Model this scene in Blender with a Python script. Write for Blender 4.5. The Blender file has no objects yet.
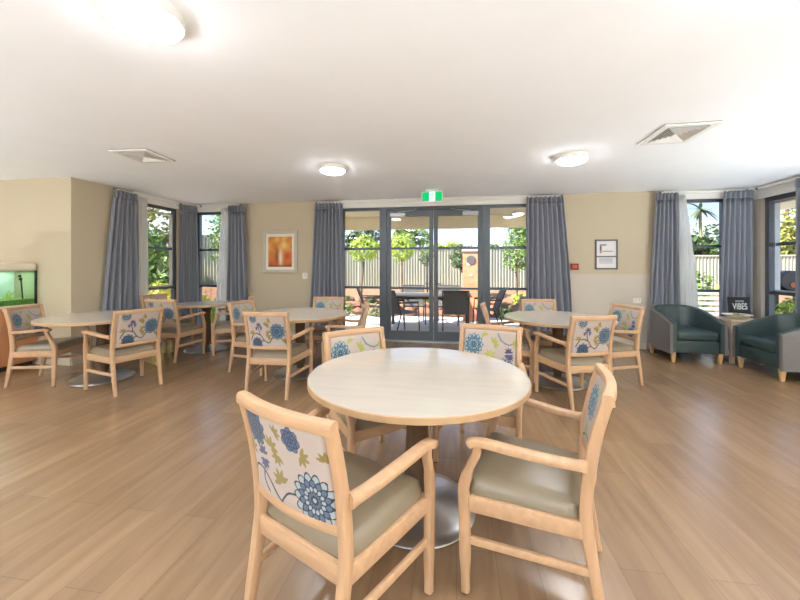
import bpy, bmesh, math, random
import numpy as np
from mathutils import Vector, Matrix
R = math.radians
random.seed(7)
scene = bpy.context.scene
COL = scene.collection

# ------------------------------------------------------------------ materials
def srgb(r, g, b):
    f = lambda c: (c / 255 / 12.92) if c / 255 <= .04045 else ((c / 255 + .055) / 1.055) ** 2.4
    return (f(r), f(g), f(b), 1)

MATS = {}
def mat(name, col, rough=.5, metal=0., spec=.5, noise=0., nscale=8., bump=0., bscale=200., stretch=(1, 1, 1), coat=0., ior=None):
    m = bpy.data.materials.new(name); m.use_nodes = True
    nt = m.node_tree; p = nt.nodes['Principled BSDF']
    p.inputs['Base Color'].default_value = col
    p.inputs['Roughness'].default_value = rough
    p.inputs['Metallic'].default_value = metal
    p.inputs['Specular IOR Level'].default_value = spec
    p.inputs['Coat Weight'].default_value = coat
    if ior: p.inputs['IOR'].default_value = ior
    tc = nt.nodes.new('ShaderNodeTexCoord'); mp = nt.nodes.new('ShaderNodeMapping')
    mp.inputs['Scale'].default_value = stretch
    nt.links.new(tc.outputs['Object'], mp.inputs['Vector'])
    if noise > 0:
        n = nt.nodes.new('ShaderNodeTexNoise'); n.inputs['Scale'].default_value = nscale
        n.inputs['Detail'].default_value = 5
        nt.links.new(mp.outputs[0], n.inputs['Vector'])
        r = nt.nodes.new('ShaderNodeValToRGB')
        r.color_ramp.elements[0].position = .3; r.color_ramp.elements[1].position = .7
        r.color_ramp.elements[0].color = [c * (1 - noise) for c in col[:3]] + [1]
        r.color_ramp.elements[1].color = [min(1, c * (1 + noise)) for c in col[:3]] + [1]
        nt.links.new(n.outputs['Fac'], r.inputs[0]); nt.links.new(r.outputs[0], p.inputs['Base Color'])
    if bump > 0:
        n2 = nt.nodes.new('ShaderNodeTexNoise'); n2.inputs['Scale'].default_value = bscale
        nt.links.new(mp.outputs[0], n2.inputs['Vector'])
        b = nt.nodes.new('ShaderNodeBump'); b.inputs['Strength'].default_value = bump
        b.inputs['Distance'].default_value = .01
        nt.links.new(n2.outputs['Fac'], b.inputs['Height']); nt.links.new(b.outputs[0], p.inputs['Normal'])
    MATS[name] = m
    return m

def emit(name, col, strength):
    m = bpy.data.materials.new(name); m.use_nodes = True
    nt = m.node_tree; nt.nodes.clear()
    o = nt.nodes.new('ShaderNodeOutputMaterial'); e = nt.nodes.new('ShaderNodeEmission')
    e.inputs[0].default_value = col; e.inputs[1].default_value = strength
    nt.links.new(e.outputs[0], o.inputs[0]); MATS[name] = m
    return m

def glass_mat(name, tint=(1, 1, 1, 1), rmin=.0):
    m = bpy.data.materials.new(name); m.use_nodes = True
    nt = m.node_tree; nt.nodes.clear()
    o = nt.nodes.new('ShaderNodeOutputMaterial'); mx = nt.nodes.new('ShaderNodeMixShader')
    t = nt.nodes.new('ShaderNodeBsdfTransparent'); g = nt.nodes.new('ShaderNodeBsdfGlossy')
    f = nt.nodes.new('ShaderNodeFresnel'); ge = nt.nodes.new('ShaderNodeNewGeometry'); ma = nt.nodes.new('ShaderNodeMath')
    ma.operation = 'MULTIPLY_ADD'; ma.inputs[1].default_value = 1 / 1.3 - 1.3; ma.inputs[2].default_value = 1.3   # same index from either side of the pane
    nt.links.new(ge.outputs['Backfacing'], ma.inputs[0]); nt.links.new(ma.outputs[0], f.inputs[0])
    t.inputs[0].default_value = tint; g.inputs['Roughness'].default_value = .02
    nt.links.new(f.outputs[0], mx.inputs[0]); nt.links.new(t.outputs[0], mx.inputs[1]); nt.links.new(g.outputs[0], mx.inputs[2])
    nt.links.new(mx.outputs[0], o.inputs[0]); MATS[name] = m
    return m

def sheer_mat(name):
    m = bpy.data.materials.new(name); m.use_nodes = True
    nt = m.node_tree; nt.nodes.clear()
    o = nt.nodes.new('ShaderNodeOutputMaterial')
    t = nt.nodes.new('ShaderNodeBsdfTransparent'); d = nt.nodes.new('ShaderNodeBsdfDiffuse'); tl = nt.nodes.new('ShaderNodeBsdfTranslucent')
    d.inputs[0].default_value = (.86, .85, .82, 1); tl.inputs[0].default_value = (.86, .85, .82, 1)
    a = nt.nodes.new('ShaderNodeMixShader'); a.inputs[0].default_value = .5
    b = nt.nodes.new('ShaderNodeMixShader'); b.inputs[0].default_value = .72
    nt.links.new(d.outputs[0], a.inputs[1]); nt.links.new(tl.outputs[0], a.inputs[2])
    nt.links.new(t.outputs[0], b.inputs[1]); nt.links.new(a.outputs[0], b.inputs[2])
    nt.links.new(b.outputs[0], o.inputs[0]); MATS[name] = m
    return m

def floor_mat():
    m = bpy.data.materials.new('floor_planks'); m.use_nodes = True
    nt = m.node_tree; p = nt.nodes['Principled BSDF']; L = nt.links.new
    tc = nt.nodes.new('ShaderNodeTexCoord'); mp = nt.nodes.new('ShaderNodeMapping')
    mp.inputs['Rotation'].default_value = (0, 0, R(90))
    L(tc.outputs['Object'], mp.inputs['Vector'])
    br = nt.nodes.new('ShaderNodeTexBrick')
    br.inputs['Scale'].default_value = 1; br.inputs['Brick Width'].default_value = 1.25; br.inputs['Row Height'].default_value = .18
    br.inputs['Mortar Size'].default_value = .0012; br.inputs['Mortar Smooth'].default_value = .3
    br.inputs['Color1'].default_value = srgb(156, 126, 96); br.inputs['Color2'].default_value = srgb(143, 114, 85)
    br.inputs['Mortar'].default_value = srgb(116, 92, 70); br.offset = .37
    L(mp.outputs[0], br.inputs['Vector'])
    mp2 = nt.nodes.new('ShaderNodeMapping'); mp2.inputs['Scale'].default_value = (7, .7, 1)
    L(tc.outputs['Object'], mp2.inputs['Vector'])
    n = nt.nodes.new('ShaderNodeTexNoise'); n.inputs['Scale'].default_value = 2.2; n.inputs['Detail'].default_value = 7
    n.inputs['Distortion'].default_value = .6
    L(mp2.outputs[0], n.inputs['Vector'])
    rp = nt.nodes.new('ShaderNodeValToRGB')
    rp.color_ramp.elements[0].position = .32; rp.color_ramp.elements[0].color = (.84, .82, .80, 1)
    rp.color_ramp.elements[1].position = .68; rp.color_ramp.elements[1].color = (1.06, 1.06, 1.06, 1)
    L(n.outputs['Fac'], rp.inputs[0])
    mx = nt.nodes.new('ShaderNodeMix'); mx.data_type = 'RGBA'; mx.blend_type = 'MULTIPLY'; mx.inputs[0].default_value = 1
    L(br.outputs['Color'], mx.inputs[6]); L(rp.outputs[0], mx.inputs[7])
    L(mx.outputs[2], p.inputs['Base Color'])
    p.inputs['Roughness'].default_value = .24; p.inputs['IOR'].default_value = 1.85
    b = nt.nodes.new('ShaderNodeBump'); b.inputs['Strength'].default_value = .06; b.inputs['Distance'].default_value = .01
    L(n.outputs['Fac'], b.inputs['Height']); L(b.outputs[0], p.inputs['Normal'])
    return m

def brick_mat():
    m = bpy.data.materials.new('orange_brick'); m.use_nodes = True
    nt = m.node_tree; p = nt.nodes['Principled BSDF']; L = nt.links.new
    tc = nt.nodes.new('ShaderNodeTexCoord'); mp = nt.nodes.new('ShaderNodeMapping'); mp.inputs['Rotation'].default_value = (R(90), 0, 0)
    L(tc.outputs['Object'], mp.inputs['Vector'])
    br = nt.nodes.new('ShaderNodeTexBrick'); br.inputs['Scale'].default_value = 1
    br.inputs['Brick Width'].default_value = .2; br.inputs['Row Height'].default_value = .08; br.inputs['Mortar Size'].default_value = .006
    br.inputs['Color1'].default_value = srgb(238, 164, 120); br.inputs['Color2'].default_value = srgb(226, 146, 102)
    br.inputs['Mortar'].default_value = srgb(214, 160, 128)
    L(mp.outputs[0], br.inputs['Vector']); L(br.outputs['Color'], p.inputs['Base Color']); p.inputs['Roughness'].default_value = .9
    return m

def attr_mat(name, rough=.9, bump=.25):
    m = bpy.data.materials.new(name); m.use_nodes = True
    nt = m.node_tree; p = nt.nodes['Principled BSDF']; L = nt.links.new
    a = nt.nodes.new('ShaderNodeAttribute'); a.attribute_name = 'pattern'
    L(a.outputs['Color'], p.inputs['Base Color']); p.inputs['Roughness'].default_value = rough
    p.inputs['Sheen Weight'].default_value = .2
    n = nt.nodes.new('ShaderNodeTexNoise'); n.inputs['Scale'].default_value = 350
    tc = nt.nodes.new('ShaderNodeTexCoord'); L(tc.outputs['Object'], n.inputs['Vector'])
    b = nt.nodes.new('ShaderNodeBump'); b.inputs['Strength'].default_value = bump; b.inputs['Distance'].default_value = .002
    L(n.outputs['Fac'], b.inputs['Height']); L(b.outputs[0], p.inputs['Normal'])
    return m

M = {}
M['floor'] = floor_mat()
M['ceiling'] = mat('ceiling_paint', srgb(248, 248, 248), .9, noise=.01, nscale=3)
M['wall'] = mat('beige_wall_paint', srgb(200, 186, 160), .85, noise=.015, nscale=2)
M['wall_pale'] = mat('cream_wall_paint', srgb(206, 196, 182), .8, noise=.015, nscale=2)
M['white'] = mat('white_trim_paint', srgb(236, 233, 226), .55, noise=.01)
M['skirt'] = mat('skirting_paint', srgb(216, 204, 184), .55, noise=.01)
M['alu'] = mat('charcoal_aluminium', srgb(92, 98, 104), .38, .25, noise=.04, nscale=3)
M['alu_light'] = mat('silver_aluminium', srgb(176, 178, 178), .35, .5, noise=.03)
M['glass'] = glass_mat('window_glass')
M['wood'] = mat('pale_beech', srgb(194, 156, 120), .42, noise=.10, nscale=6, stretch=(6, 6, .8), bump=.03, bscale=60)
M['wood_rail'] = mat('pale_beech_rail', srgb(196, 158, 122), .42, noise=.10, nscale=6, stretch=(.8, 6, 6), bump=.03, bscale=60)
M['table'] = mat('maple_laminate', srgb(198, 187, 174), .13, noise=.035, nscale=5, stretch=(.6, 5, 5), ior=2.0)
M['table_edge'] = mat('maple_edge_band', srgb(188, 154, 116), .4, noise=.06, nscale=12)
M['pedestal'] = mat('brown_pedestal_timber', srgb(96, 72, 50), .4, noise=.15, nscale=9, stretch=(5, 5, .8))
M['steel'] = mat('brushed_steel', srgb(196, 196, 194), .28, .9, noise=.03, nscale=20)
M['vinyl'] = mat('taupe_vinyl', srgb(136, 122, 100), .3, noise=.03, nscale=5, bump=.05, bscale=240)
M['glide'] = mat('black_glide_plastic', srgb(34, 32, 30), .5, noise=.05)
M['fabric'] = attr_mat('floral_upholstery')
M['curtain'] = mat('slate_curtain_cloth', srgb(134, 137, 147), .85, noise=.05, nscale=14, stretch=(1, 1, .2), bump=.1, bscale=400)
M['curtain'].node_tree.nodes['Principled BSDF'].inputs['Sheen Weight'].default_value = .3
M['sheer'] = sheer_mat('white_sheer_cloth')
M['lamp'] = emit('lamp_diffuser_glow', (.89, .945, 1, 1), 25)
M['lamp_out'] = emit('verandah_lamp_glow', (1, .93, .8, 1), 2.2)
M['tub_grey'] = mat('grey_tweed', srgb(116, 112, 111), .9, noise=.10, nscale=60, bump=.2, bscale=300)
M['tub_green'] = mat('teal_vinyl', srgb(56, 72, 72), .34, noise=.05, nscale=5, bump=.05, bscale=200)
M['leg_wood'] = mat('tapered_leg_timber', srgb(206, 166, 120), .45, noise=.08, nscale=9)
M['side_wood'] = mat('pale_side_table_timber', srgb(224, 202, 178), .45, noise=.06, nscale=8)
M['cab_wood'] = mat('orange_cabinet_timber', srgb(196, 136, 92), .42, noise=.10, nscale=5, stretch=(5, 5, .7))
M['black'] = mat('black_satin', srgb(26, 26, 27), .5, noise=.05)
M['dark_metal'] = mat('dark_outdoor_metal', srgb(58, 54, 52), .5, noise=.06)
M['sling'] = mat('charcoal_sling_mesh', srgb(94, 92, 88), .8, noise=.08, nscale=50)
M['sling_brown'] = mat('brown_sling_mesh', srgb(122, 98, 80), .8, noise=.08, nscale=50)
M['out_top'] = mat('pale_outdoor_table_top', srgb(186, 170, 146), .5, noise=.08, nscale=7, stretch=(.5, 5, 5))
M['concrete'] = mat('patio_concrete', srgb(206, 202, 194), .9, noise=.08, nscale=3)
M['mulch'] = mat('garden_mulch', srgb(138, 104, 78), 1, noise=.35, nscale=12, bump=.6, bscale=30)
M['rock'] = mat('red_sandstone', srgb(140, 102, 82), .95, noise=.22, nscale=4, bump=.5, bscale=14)
M['fence'] = mat('grey_steel_fence', srgb(170, 170, 152), .65, noise=.03, nscale=2)
M['soffit'] = mat('cream_soffit', srgb(246, 234, 200), .85, noise=.02)
M['leaf_lime'] = mat('lime_leaf', srgb(166, 188, 66), .6, noise=.30, nscale=7)
M['leaf_mid'] = mat('mid_green_leaf', srgb(104, 134, 56), .6, noise=.35, nscale=6)
M['leaf_dark'] = mat('dark_green_leaf', srgb(66, 90, 42), .6, noise=.35, nscale=5)
M['leaf_grey'] = mat('grey_green_leaf', srgb(132, 144, 108), .6, noise=.3, nscale=5)
M['leaf_yellow'] = mat('yellow_green_leaf', srgb(200, 194, 62), .6, noise=.3, nscale=8)
for k in ('leaf_lime', 'leaf_mid', 'leaf_dark', 'leaf_grey', 'leaf_yellow'):
    M[k].node_tree.nodes['Principled BSDF'].inputs['Transmission Weight'].default_value = 0
M['leaf_olive'] = mat('olive_leaf', srgb(150, 150, 74), .6, noise=.3, nscale=6)
M['palm_bark'] = mat('palm_bark', srgb(146, 140, 100), .95, noise=.2, nscale=12)
M['leaf_palm'] = mat('palm_leaf', srgb(98, 112, 84), .6, noise=.3, nscale=6)
M['bark'] = mat('brown_bark', srgb(116, 96, 76), .95, noise=.3, nscale=10, stretch=(3, 3, .5), bump=.4, bscale=20)
M['brick'] = brick_mat()
M['green_sign'] = emit('exit_sign_green', srgb(24, 158, 92), .8)
M['white_sign'] = emit('exit_sign_white', srgb(240, 250, 242), .9)
M['red'] = mat('red_plastic', srgb(150, 32, 22), .4, noise=.04)
M['paper'] = mat('white_paper', srgb(232, 230, 230), .8, noise=.01)
M['ink'] = mat('grey_ink', srgb(112, 110, 112), .8, noise=.05)
M['ink_tan'] = mat('tan_ink', srgb(176, 140, 100), .8, noise=.05)
M['frame_grey'] = mat('grey_frame_wood', srgb(104, 98, 100), .5, noise=.05)
M['frame_silver'] = mat('champagne_frame', srgb(196, 188, 168), .4, .2, noise=.04)
M['mount'] = mat('white_picture_mount', srgb(238, 232, 222), .8, noise=.01)
M['art'] = attr_mat('abstract_orange_art', .7, .05)
M['lid'] = mat('cream_tank_lid', srgb(226, 216, 196), .5, noise=.02)
M['water'] = glass_mat('tank_glass', (.90, .97, .92, 1))
M['tank_back'] = mat('tank_back_panel', srgb(186, 212, 198), .6, noise=.12, nscale=5)
M['gravel'] = mat('green_tank_gravel', srgb(104, 140, 66), .8, noise=.3, nscale=40)
M['bowl'] = mat('cream_ceramic', srgb(232, 226, 200), .3, noise=.03)
M['orange'] = mat('copper_badge', srgb(190, 92, 40), .5, noise=.1)
M['hood'] = mat('dark_enamel_hood', srgb(56, 48, 42), .45, noise=.06)
M['slat_pale'] = mat('weathered_pale_slat', srgb(206, 204, 198), .8, noise=.08, nscale=6)
M['vent_dark'] = mat('vent_shadow_metal', srgb(96, 92, 86), .7, noise=.03)
M['lettering'] = mat('white_lettering', srgb(226, 228, 222), .6, noise=.01)

# ------------------------------------------------------------------ helpers
def link(o, parent=None):
    COL.objects.link(o)
    if parent is not None: o.parent = parent
    return o

def tag(o, label=None, cat=None, group=None, kind=None):
    if label: o['label'] = label
    if cat: o['category'] = cat
    if group: o['group'] = group
    if kind: o['kind'] = kind
    return o

def thing(name, label, cat, loc=(0, 0, 0), rz=0, group=None, kind=None):
    o = bpy.data.objects.new(name, None); o.empty_display_size = .1
    o.location = loc; o.rotation_euler = (0, 0, rz)
    link(o); return tag(o, label, cat, group, kind)

class B:
    def __init__(s): s.bm = bmesh.new()
    def box(s, c, size, rot=None, bevel=0, seg=2, taper=None):
        r = bmesh.ops.create_cube(s.bm, size=1)
        vs = r['verts']
        for v in vs:
            k = 1
            if taper and v.co.z < 0: k = taper
            v.co = Vector((v.co.x * size[0] * k, v.co.y * size[1] * k, v.co.z * size[2]))
        if bevel:
            es = list({e for v in vs for e in v.link_edges})
            rr = bmesh.ops.bevel(s.bm, geom=es, offset=bevel, segments=seg, affect='EDGES', profile=.5)
            vs = list({v for f in rr['faces'] for v in f.verts} | {v for v in vs if v.is_valid})
        mt = Matrix.Translation(c) @ (rot.to_4x4() if rot else Matrix())
        bmesh.ops.transform(s.bm, matrix=mt, verts=[v for v in vs if v.is_valid])
        return s
    def bx(s, x0, x1, y0, y1, z0, z1, bevel=0):
        return s.box(((x0 + x1) / 2, (y0 + y1) / 2, (z0 + z1) / 2), (abs(x1 - x0), abs(y1 - y0), abs(z1 - z0)), bevel=bevel)
    def lathe(s, prof, seg=40, center=(0, 0, 0), cap=True):
        rings = []
        for r, z in prof:
            rings.append([s.bm.verts.new((center[0] + r * math.cos(2 * math.pi * i / seg), center[1] + r * math.sin(2 * math.pi * i / seg), center[2] + z)) for i in range(seg)])
        for a, b in zip(rings, rings[1:]):
            for i in range(seg):
                s.bm.faces.new((a[i], a[(i + 1) % seg], b[(i + 1) % seg], b[i]))
        if cap:
            s.bm.faces.new(list(reversed(rings[0]))); s.bm.faces.new(rings[-1])
        return s
    def tube(s, pts, rad, seg=8):
        pts = [Vector(p) for p in pts]
        rads = rad if isinstance(rad, (list, tuple)) else [rad] * len(pts)
        return s.sweep(pts, [(r * 2, r * 2) for r in rads], n=seg, round_=True)
    def sweep(s, pts, sizes, n=8, round_=False, side=(1, 0, 0), ch=.28):
        pts = [Vector(p) for p in pts]; side = Vector(side); rings = []
        for i, p in enumerate(pts):
            t = (pts[min(i + 1, len(pts) - 1)] - pts[max(i - 1, 0)]).normalized()
            sd = side - t * side.dot(t)
            if sd.length < 1e-3: sd = Vector((0, 1, 0)) - t * t.y
            sd.normalize(); up = t.cross(sd)
            w, h = sizes[i]
            if round_:
                prof = [(math.cos(2 * math.pi * k / n) * w / 2, math.sin(2 * math.pi * k / n) * h / 2) for k in range(n)]
            else:
                a, b = w / 2, h / 2; c = min(w, h) * ch
                prof = [(a, -b + c), (a, b - c), (a - c * .3, b - c * .3), (a - c, b), (-a + c, b), (-a + c * .3, b - c * .3), (-a, b - c), (-a, -b + c), (-a + c * .3, -b + c * .3), (-a + c, -b), (a - c, -b), (a - c * .3, -b + c * .3)]
            rings.append([s.bm.verts.new(p + sd * x + up * y) for x, y in prof])
        m = len(rings[0])
        for a, b in zip(rings, rings[1:]):
            for i in range(m):
                s.bm.faces.new((a[i], a[(i + 1) % m], b[(i + 1) % m], b[i]))
        s.bm.faces.new(list(reversed(rings[0]))); s.bm.faces.new(rings[-1])
        return s
    def prism(s, poly, y0, y1, axis='y'):
        def P(u, v, w): return (u, w, v) if axis == 'y' else ((w, u, v) if axis == 'x' else (u, v, w))
        a = [s.bm.verts.new(P(u, v, y0)) for u, v in poly]; b = [s.bm.verts.new(P(u, v, y1)) for u, v in poly]
        n = len(poly)
        for i in range(n): s.bm.faces.new((a[i], a[(i + 1) % n], b[(i + 1) % n], b[i]))
        s.bm.faces.new(list(reversed(a))); s.bm.faces.new(b)
        return s
    def blob(s, c, rad, sub=3, jitter=.0, seed=0):
        r = bmesh.ops.create_icosphere(s.bm, subdivisions=sub, radius=1)
        rn = random.Random(seed)
        off = [rn.uniform(0, 6) for _ in range(6)]
        for v in r['verts']:
            d = v.co.copy()
            k = 1 + jitter * (math.sin(d.x * 3.1 + off[0]) * math.cos(d.y * 2.7 + off[1]) + .6 * math.sin(d.z * 4.3 + off[2] + d.x * 2) + .35 * math.sin(d.y * 7 + off[3]) * math.cos(d.x * 6 + off[4]))
            v.co = Vector((c[0] + d.x * rad[0] * k, c[1] + d.y * rad[1] * k, c[2] + d.z * rad[2] * k))
        return s
    def build(s, name, m, parent=None, smooth=False, angle=40):
        bmesh.ops.recalc_face_normals(s.bm, faces=s.bm.faces)
        me = bpy.data.meshes.new(name); s.bm.to_mesh(me); s.bm.free()
        if smooth:
            me.polygons.foreach_set('use_smooth', [True] * len(me.polygons))
            try: me.set_sharp_from_angle(angle=R(angle))
            except Exception: pass
        me.materials.append(m if not isinstance(m, str) else M[m])
        o = bpy.data.objects.new(name, me)
        return link(o, parent)

def kids(o): return [c for c in bpy.data.objects if c.parent == o]
def copy_tree(o, parent=None):
    c = o.copy(); COL.objects.link(c)
    if parent is not None: c.parent = parent
    for ch in kids(o): copy_tree(ch, c)
    return c

def struct(o): o['kind'] = 'structure'; return o

# ------------------------------------------------------------------ room shell
CZ = 2.55
BW = 6.3            # back wall plane
XL, XR = -5.15, 4.55
struct(B().bx(-7.7, 4.75, -4.2, 6.46, -.12, 0).build('floor', 'floor'))
struct(B().bx(-7.7, 4.75, -4.2, 6.46, CZ, CZ + .2).build('ceiling', 'ceiling'))

b = B()
HZ = 2.41
for x0, x1 in ((-5.30, -5.08), (-4.3, -2.1), (1.24, 3.5), (4.2, 4.7)):
    b.bx(x0, x1, BW, BW + .15, 0, CZ)
for x0, x1 in ((-5.08, -4.3), (-2.1, 1.24), (3.5, 4.2)):
    b.bx(x0, x1, BW, BW + .15, HZ, CZ)
for x0, x1 in ((-5.08, -4.3), (3.5, 4.2)):
    b.bx(x0, x1, BW, BW + .15, 0, .06)
struct(b.build('wall_back', 'wall'))
b = B()
b.bx(XL - .15, XL, 4.05, 5.12, 0, CZ).bx(XL - .15, XL, 5.92, BW, 0, CZ).bx(XL - .15, XL, 5.12, 5.92, HZ, CZ).bx(XL - .15, XL, 5.12, 5.92, 0, .06)
struct(b.build('wall_bay_left', 'wall'))
struct(B().bx(-7.55, XL - .15, 4.05, 4.2, 0, CZ).build('wall_front_left', 'wall'))
struct(B().bx(-7.7, -7.55, -4.05, 4.2, 0, CZ).build('wall_left', 'wall'))
b = B()
b.bx(XR, XR + .15, -4.05, 4.6, 0, CZ).bx(XR, XR + .15, 6.16, BW, 0, CZ).bx(XR, XR + .15, 4.6, 6.16, 2.37, CZ).bx(XR, XR + .15, 4.6, 6.16, 0, .06)
struct(b.build('wall_right', 'wall'))
b = B()
b.bx(-7.7, 4.7, -4.2, -4.05, 2.3, CZ)
for x0, x1 in ((-7.7, -6.5), (-4.1, -3.2), (-.8, .2), (2.6, 4.7)): b.bx(x0, x1, -4.2, -4.05, 0, 2.3)
for x0, x1 in ((-6.5, -4.1), (-3.2, -.8), (.2, 2.6)): b.bx(x0, x1, -4.2, -4.05, 0, .3)
struct(b.build('wall_front', 'wall'))
struct(B().bx(1.24, 3.5, BW - .004, BW, .09, 1.21).build('wall_lower_paint', 'wall_pale'))
b = B()
for x0, x1 in ((-4.3, -2.1), (1.24, 3.5)): b.bx(x0, x1, BW - .014, BW, 0, .09)
struct(b.build('baseboard_back', 'skirt'))
struct(B().bx(XL, XL + .014, 4.05, 5.12, 0, .09).build('baseboard_bay_left', 'skirt'))
struct(B().bx(-7.55, XL, 4.036, 4.05, 0, .09).build('baseboard_front_left', 'skirt'))
struct(B().bx(XR - .014, XR, -4.05, 4.6, 0, .09).build('baseboard_right', 'skirt'))

# white head boards (pelmet boards) over the glazing
struct(B().bx(-2.08, 1.22, BW - .03, BW - .001, HZ - .005, CZ).bx(-2.08, 1.22, BW - .045, BW - .03, 2.475, 2.5).build('trim_1', 'white'))
struct(B().bx(XL, -4.2, BW - .03, BW - .001, HZ - .005, CZ).build('trim_2', 'white'))
struct(B().bx(XL + .001, XL + .03, 4.98, BW - .03, HZ - .005, CZ).build('trim_3', 'white'))
struct(B().bx(3.3, XR, BW - .03, BW - .001, HZ - .005, CZ).build('trim_4', 'white'))
struct(B().bx(XR - .03, XR - .001, 4.45, BW - .03, 2.36, CZ).build('trim_5', 'white'))
# pale jamb linings
struct(B().bx(XR - .012, XR + .15, 6.13, 6.27, 0, 2.37).build('trim_6', 'wall_pale'))
struct(B().bx(XL - .15, XL + .012, 5.1, 5.14, .06, HZ).build('trim_7', 'white'))

# ------------------------------------------------------------------ glazing
def window(name, axis, u0, u1, pos, z0, z1, rails=(1.66, .95), fr=.05, depth=.07, sash=None):
    """framed window; axis 'x' lies along X at y=pos, axis 'y' lies along Y at x=pos"""
    def bb(b, a0, a1, d0, d1, c0, c1):
        return b.bx(a0, a1, pos + d0, pos + d1, c0, c1) if axis == 'x' else b.bx(pos + d0, pos + d1, a0, a1, c0, c1)
    root = thing(name, None, None, ((u0 + u1) / 2, pos, z0) if axis == 'x' else (pos, (u0 + u1) / 2, z0)); struct(root)
    f = B(); h = depth / 2
    bb(f, u0, u0 + fr, -h, h, z0, z1); bb(f, u1 - fr, u1, -h, h, z0, z1)
    bb(f, u0 + fr, u1 - fr, -h, h, z1 - fr, z1); bb(f, u0 + fr, u1 - fr, -h, h, z0, z0 + fr)
    fo = f.build('window_frame', 'alu')
    parts = [fo]
    for z in rails:
        r = B(); bb(r, u0 + fr, u1 - fr, -.025, .025, z - .022, z + .022); parts.append(r.build('glazing_bar', 'alu'))
    zs = [z0 + fr] + sorted(rails) + [z1 - fr]
    for a, c in zip(zs, zs[1:]):
        r = B(); bb(r, u0 + fr * .8, u1 - fr * .8, -.003, .003, a, c); parts.append(r.build('pane', 'glass'))
    if sash:
        s0, s1, za, zb = sash; r = B(); w = .022
        bb(r, s0, s0 + w, -.04, .03, za, zb); bb(r, s1 - w, s1, -.04, .03, za, zb); bb(r, s0, s1, -.04, .03, zb - w, zb); bb(r, s0, s1, -.04, .03, za, za + w)
        parts.append(r.build('sash', 'alu_light'))
    for p in parts:
        p.parent = root; p.matrix_parent_inverse = Matrix.Translation(root.location).inverted()
    return root

window('window_1', 'y', 5.14, 5.92, XL - .07, .06, HZ, sash=(5.22, 5.85, .97, 2.3))
window('window_2', 'x', -5.08, -4.3, BW + .07, .06, HZ)
window('window_3', 'x', -2.1, -1.33, BW + .07, 0, HZ)
window('window_4', 'x', .53, 1.24, BW + .07, 0, HZ)
window('window_5', 'x', 3.5, 4.2, BW + .07, .06, HZ)
window('window_6', 'y', 4.6, 6.13, XR + .07, .06, 2.37, fr=.07, sash=(4.9, 5.98, .97, 2.28))
for i, (x0, x1) in enumerate(((-6.5, -4.1), (-3.2, -.8), (.2, 2.6))):  # unseen windows behind the camera, put in to bring daylight to the ceiling
    window('window_%d' % (7 + i), 'x', x0, x1, -4.12, .3, 2.3, rails=())

# double glazed door
root = struct(thing('door_1', None, None, (-.4, BW + .07, 0)))
def inv(o, p): o.parent = p; o.matrix_parent_inverse = Matrix.Translation(p.location).inverted(); return o
f = B(); Y = BW + .07
f.bx(-1.33, -1.25, Y - .05, Y + .05, 0, HZ).bx(.45, .53, Y - .05, Y + .05, 0, HZ).bx(-1.25, .45, Y - .05, Y + .05, HZ - .05, HZ)
inv(f.build('door_frame', 'alu'), root)
inv(B().bx(-1.33, .53, BW - .06, Y + .05, 0.0, .018).build('threshold', 'alu_light'), root)
for k, (x0, x1) in enumerate(((-1.245, -.405), (-.395, .445))):
    l = B(); w = .072
    l.bx(x0, x0 + w, Y - .025, Y + .025, .02, 2.355).bx(x1 - w, x1, Y - .025, Y + .025, .02, 2.355)
    l.bx(x0 + w, x1 - w, Y - .025, Y + .025, 2.235, 2.355).bx(x0 + w, x1 - w, Y - .025, Y + .025, .02, .17)
    l.bx(x0 + w, x1 - w, Y - .02, Y + .02, 1.645, 1.685).bx(x0 + w, x1 - w, Y - .02, Y + .02, .925, .965)
    leaf = inv(l.build('door_leaf', 'alu'), root)
    for za, zb in ((.17, .925), (.965, 1.645), (1.685, 2.235)):
        B().bx(x0 + w * .8, x1 - w * .8, Y - .003, Y + .003, za, zb).build('pane', 'glass', leaf)
    cx = x0 + .2 if k == 0 else x1 - .2
    B().box((cx, Y - .055, 2.265), (.27, .06, .075), bevel=.008).build('door_closer', 'alu_light', leaf)
    ax = cx + (.28 if k == 0 else -.28)
    B().sweep([(cx, Y - .07, 2.31), (ax, Y - .075, 2.34), (ax + (.06 if k == 0 else -.06), Y - .05, 2.37)], [(.025, .012)] * 3, side=(0, 1, 0)).build('closer_arm', 'alu_light', leaf)
    hx = x1 - .036 if k == 0 else x0 + .036
    B().box((hx, Y - .03, 1.02), (.035, .012, .18), bevel=.004).tube([(hx, Y - .035, 1.03), (hx, Y - .07, 1.03), (hx + (-.1 if k == 0 else .1), Y - .07, 1.03)], .009).build('door_handle', 'alu', leaf)

# ------------------------------------------------------------------ ceiling things
def oyster(name, label, x, y, r, h=.088, group=None, mdl='lamp', z=CZ):
    t = thing(name, label, 'ceiling light', (x, y, z), 0, group)
    B().lathe([(r, 0), (r, -.044), (r - .004, -.048), (r - .012, -.048)], 48).build('rim', 'white', t, True, 30)
    prof = [(r - .01, -.042)]
    for i in range(0, 11):
        a = i / 10 * math.pi / 2; prof.append(((r - .01) * max(0, math.cos(a)) ** .7 + .001, -.044 - (h - .044) * math.sin(a)))
    B().lathe(prof, 48, cap=True).build('diffuser', mdl, t, True)
    return t
oyster('ceiling_light', 'large round glowing ceiling light nearest the camera, upper left of the photo', -1.46, 1.47, .168)
oyster('ceiling_light', 'small round glowing ceiling light in front of the left sidelight of the glass doors', -1.48, 4.13, .155)
oyster('ceiling_light', 'round glowing ceiling light on the right, beside the square air vent', 1.25, 4.13, .165)
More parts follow.
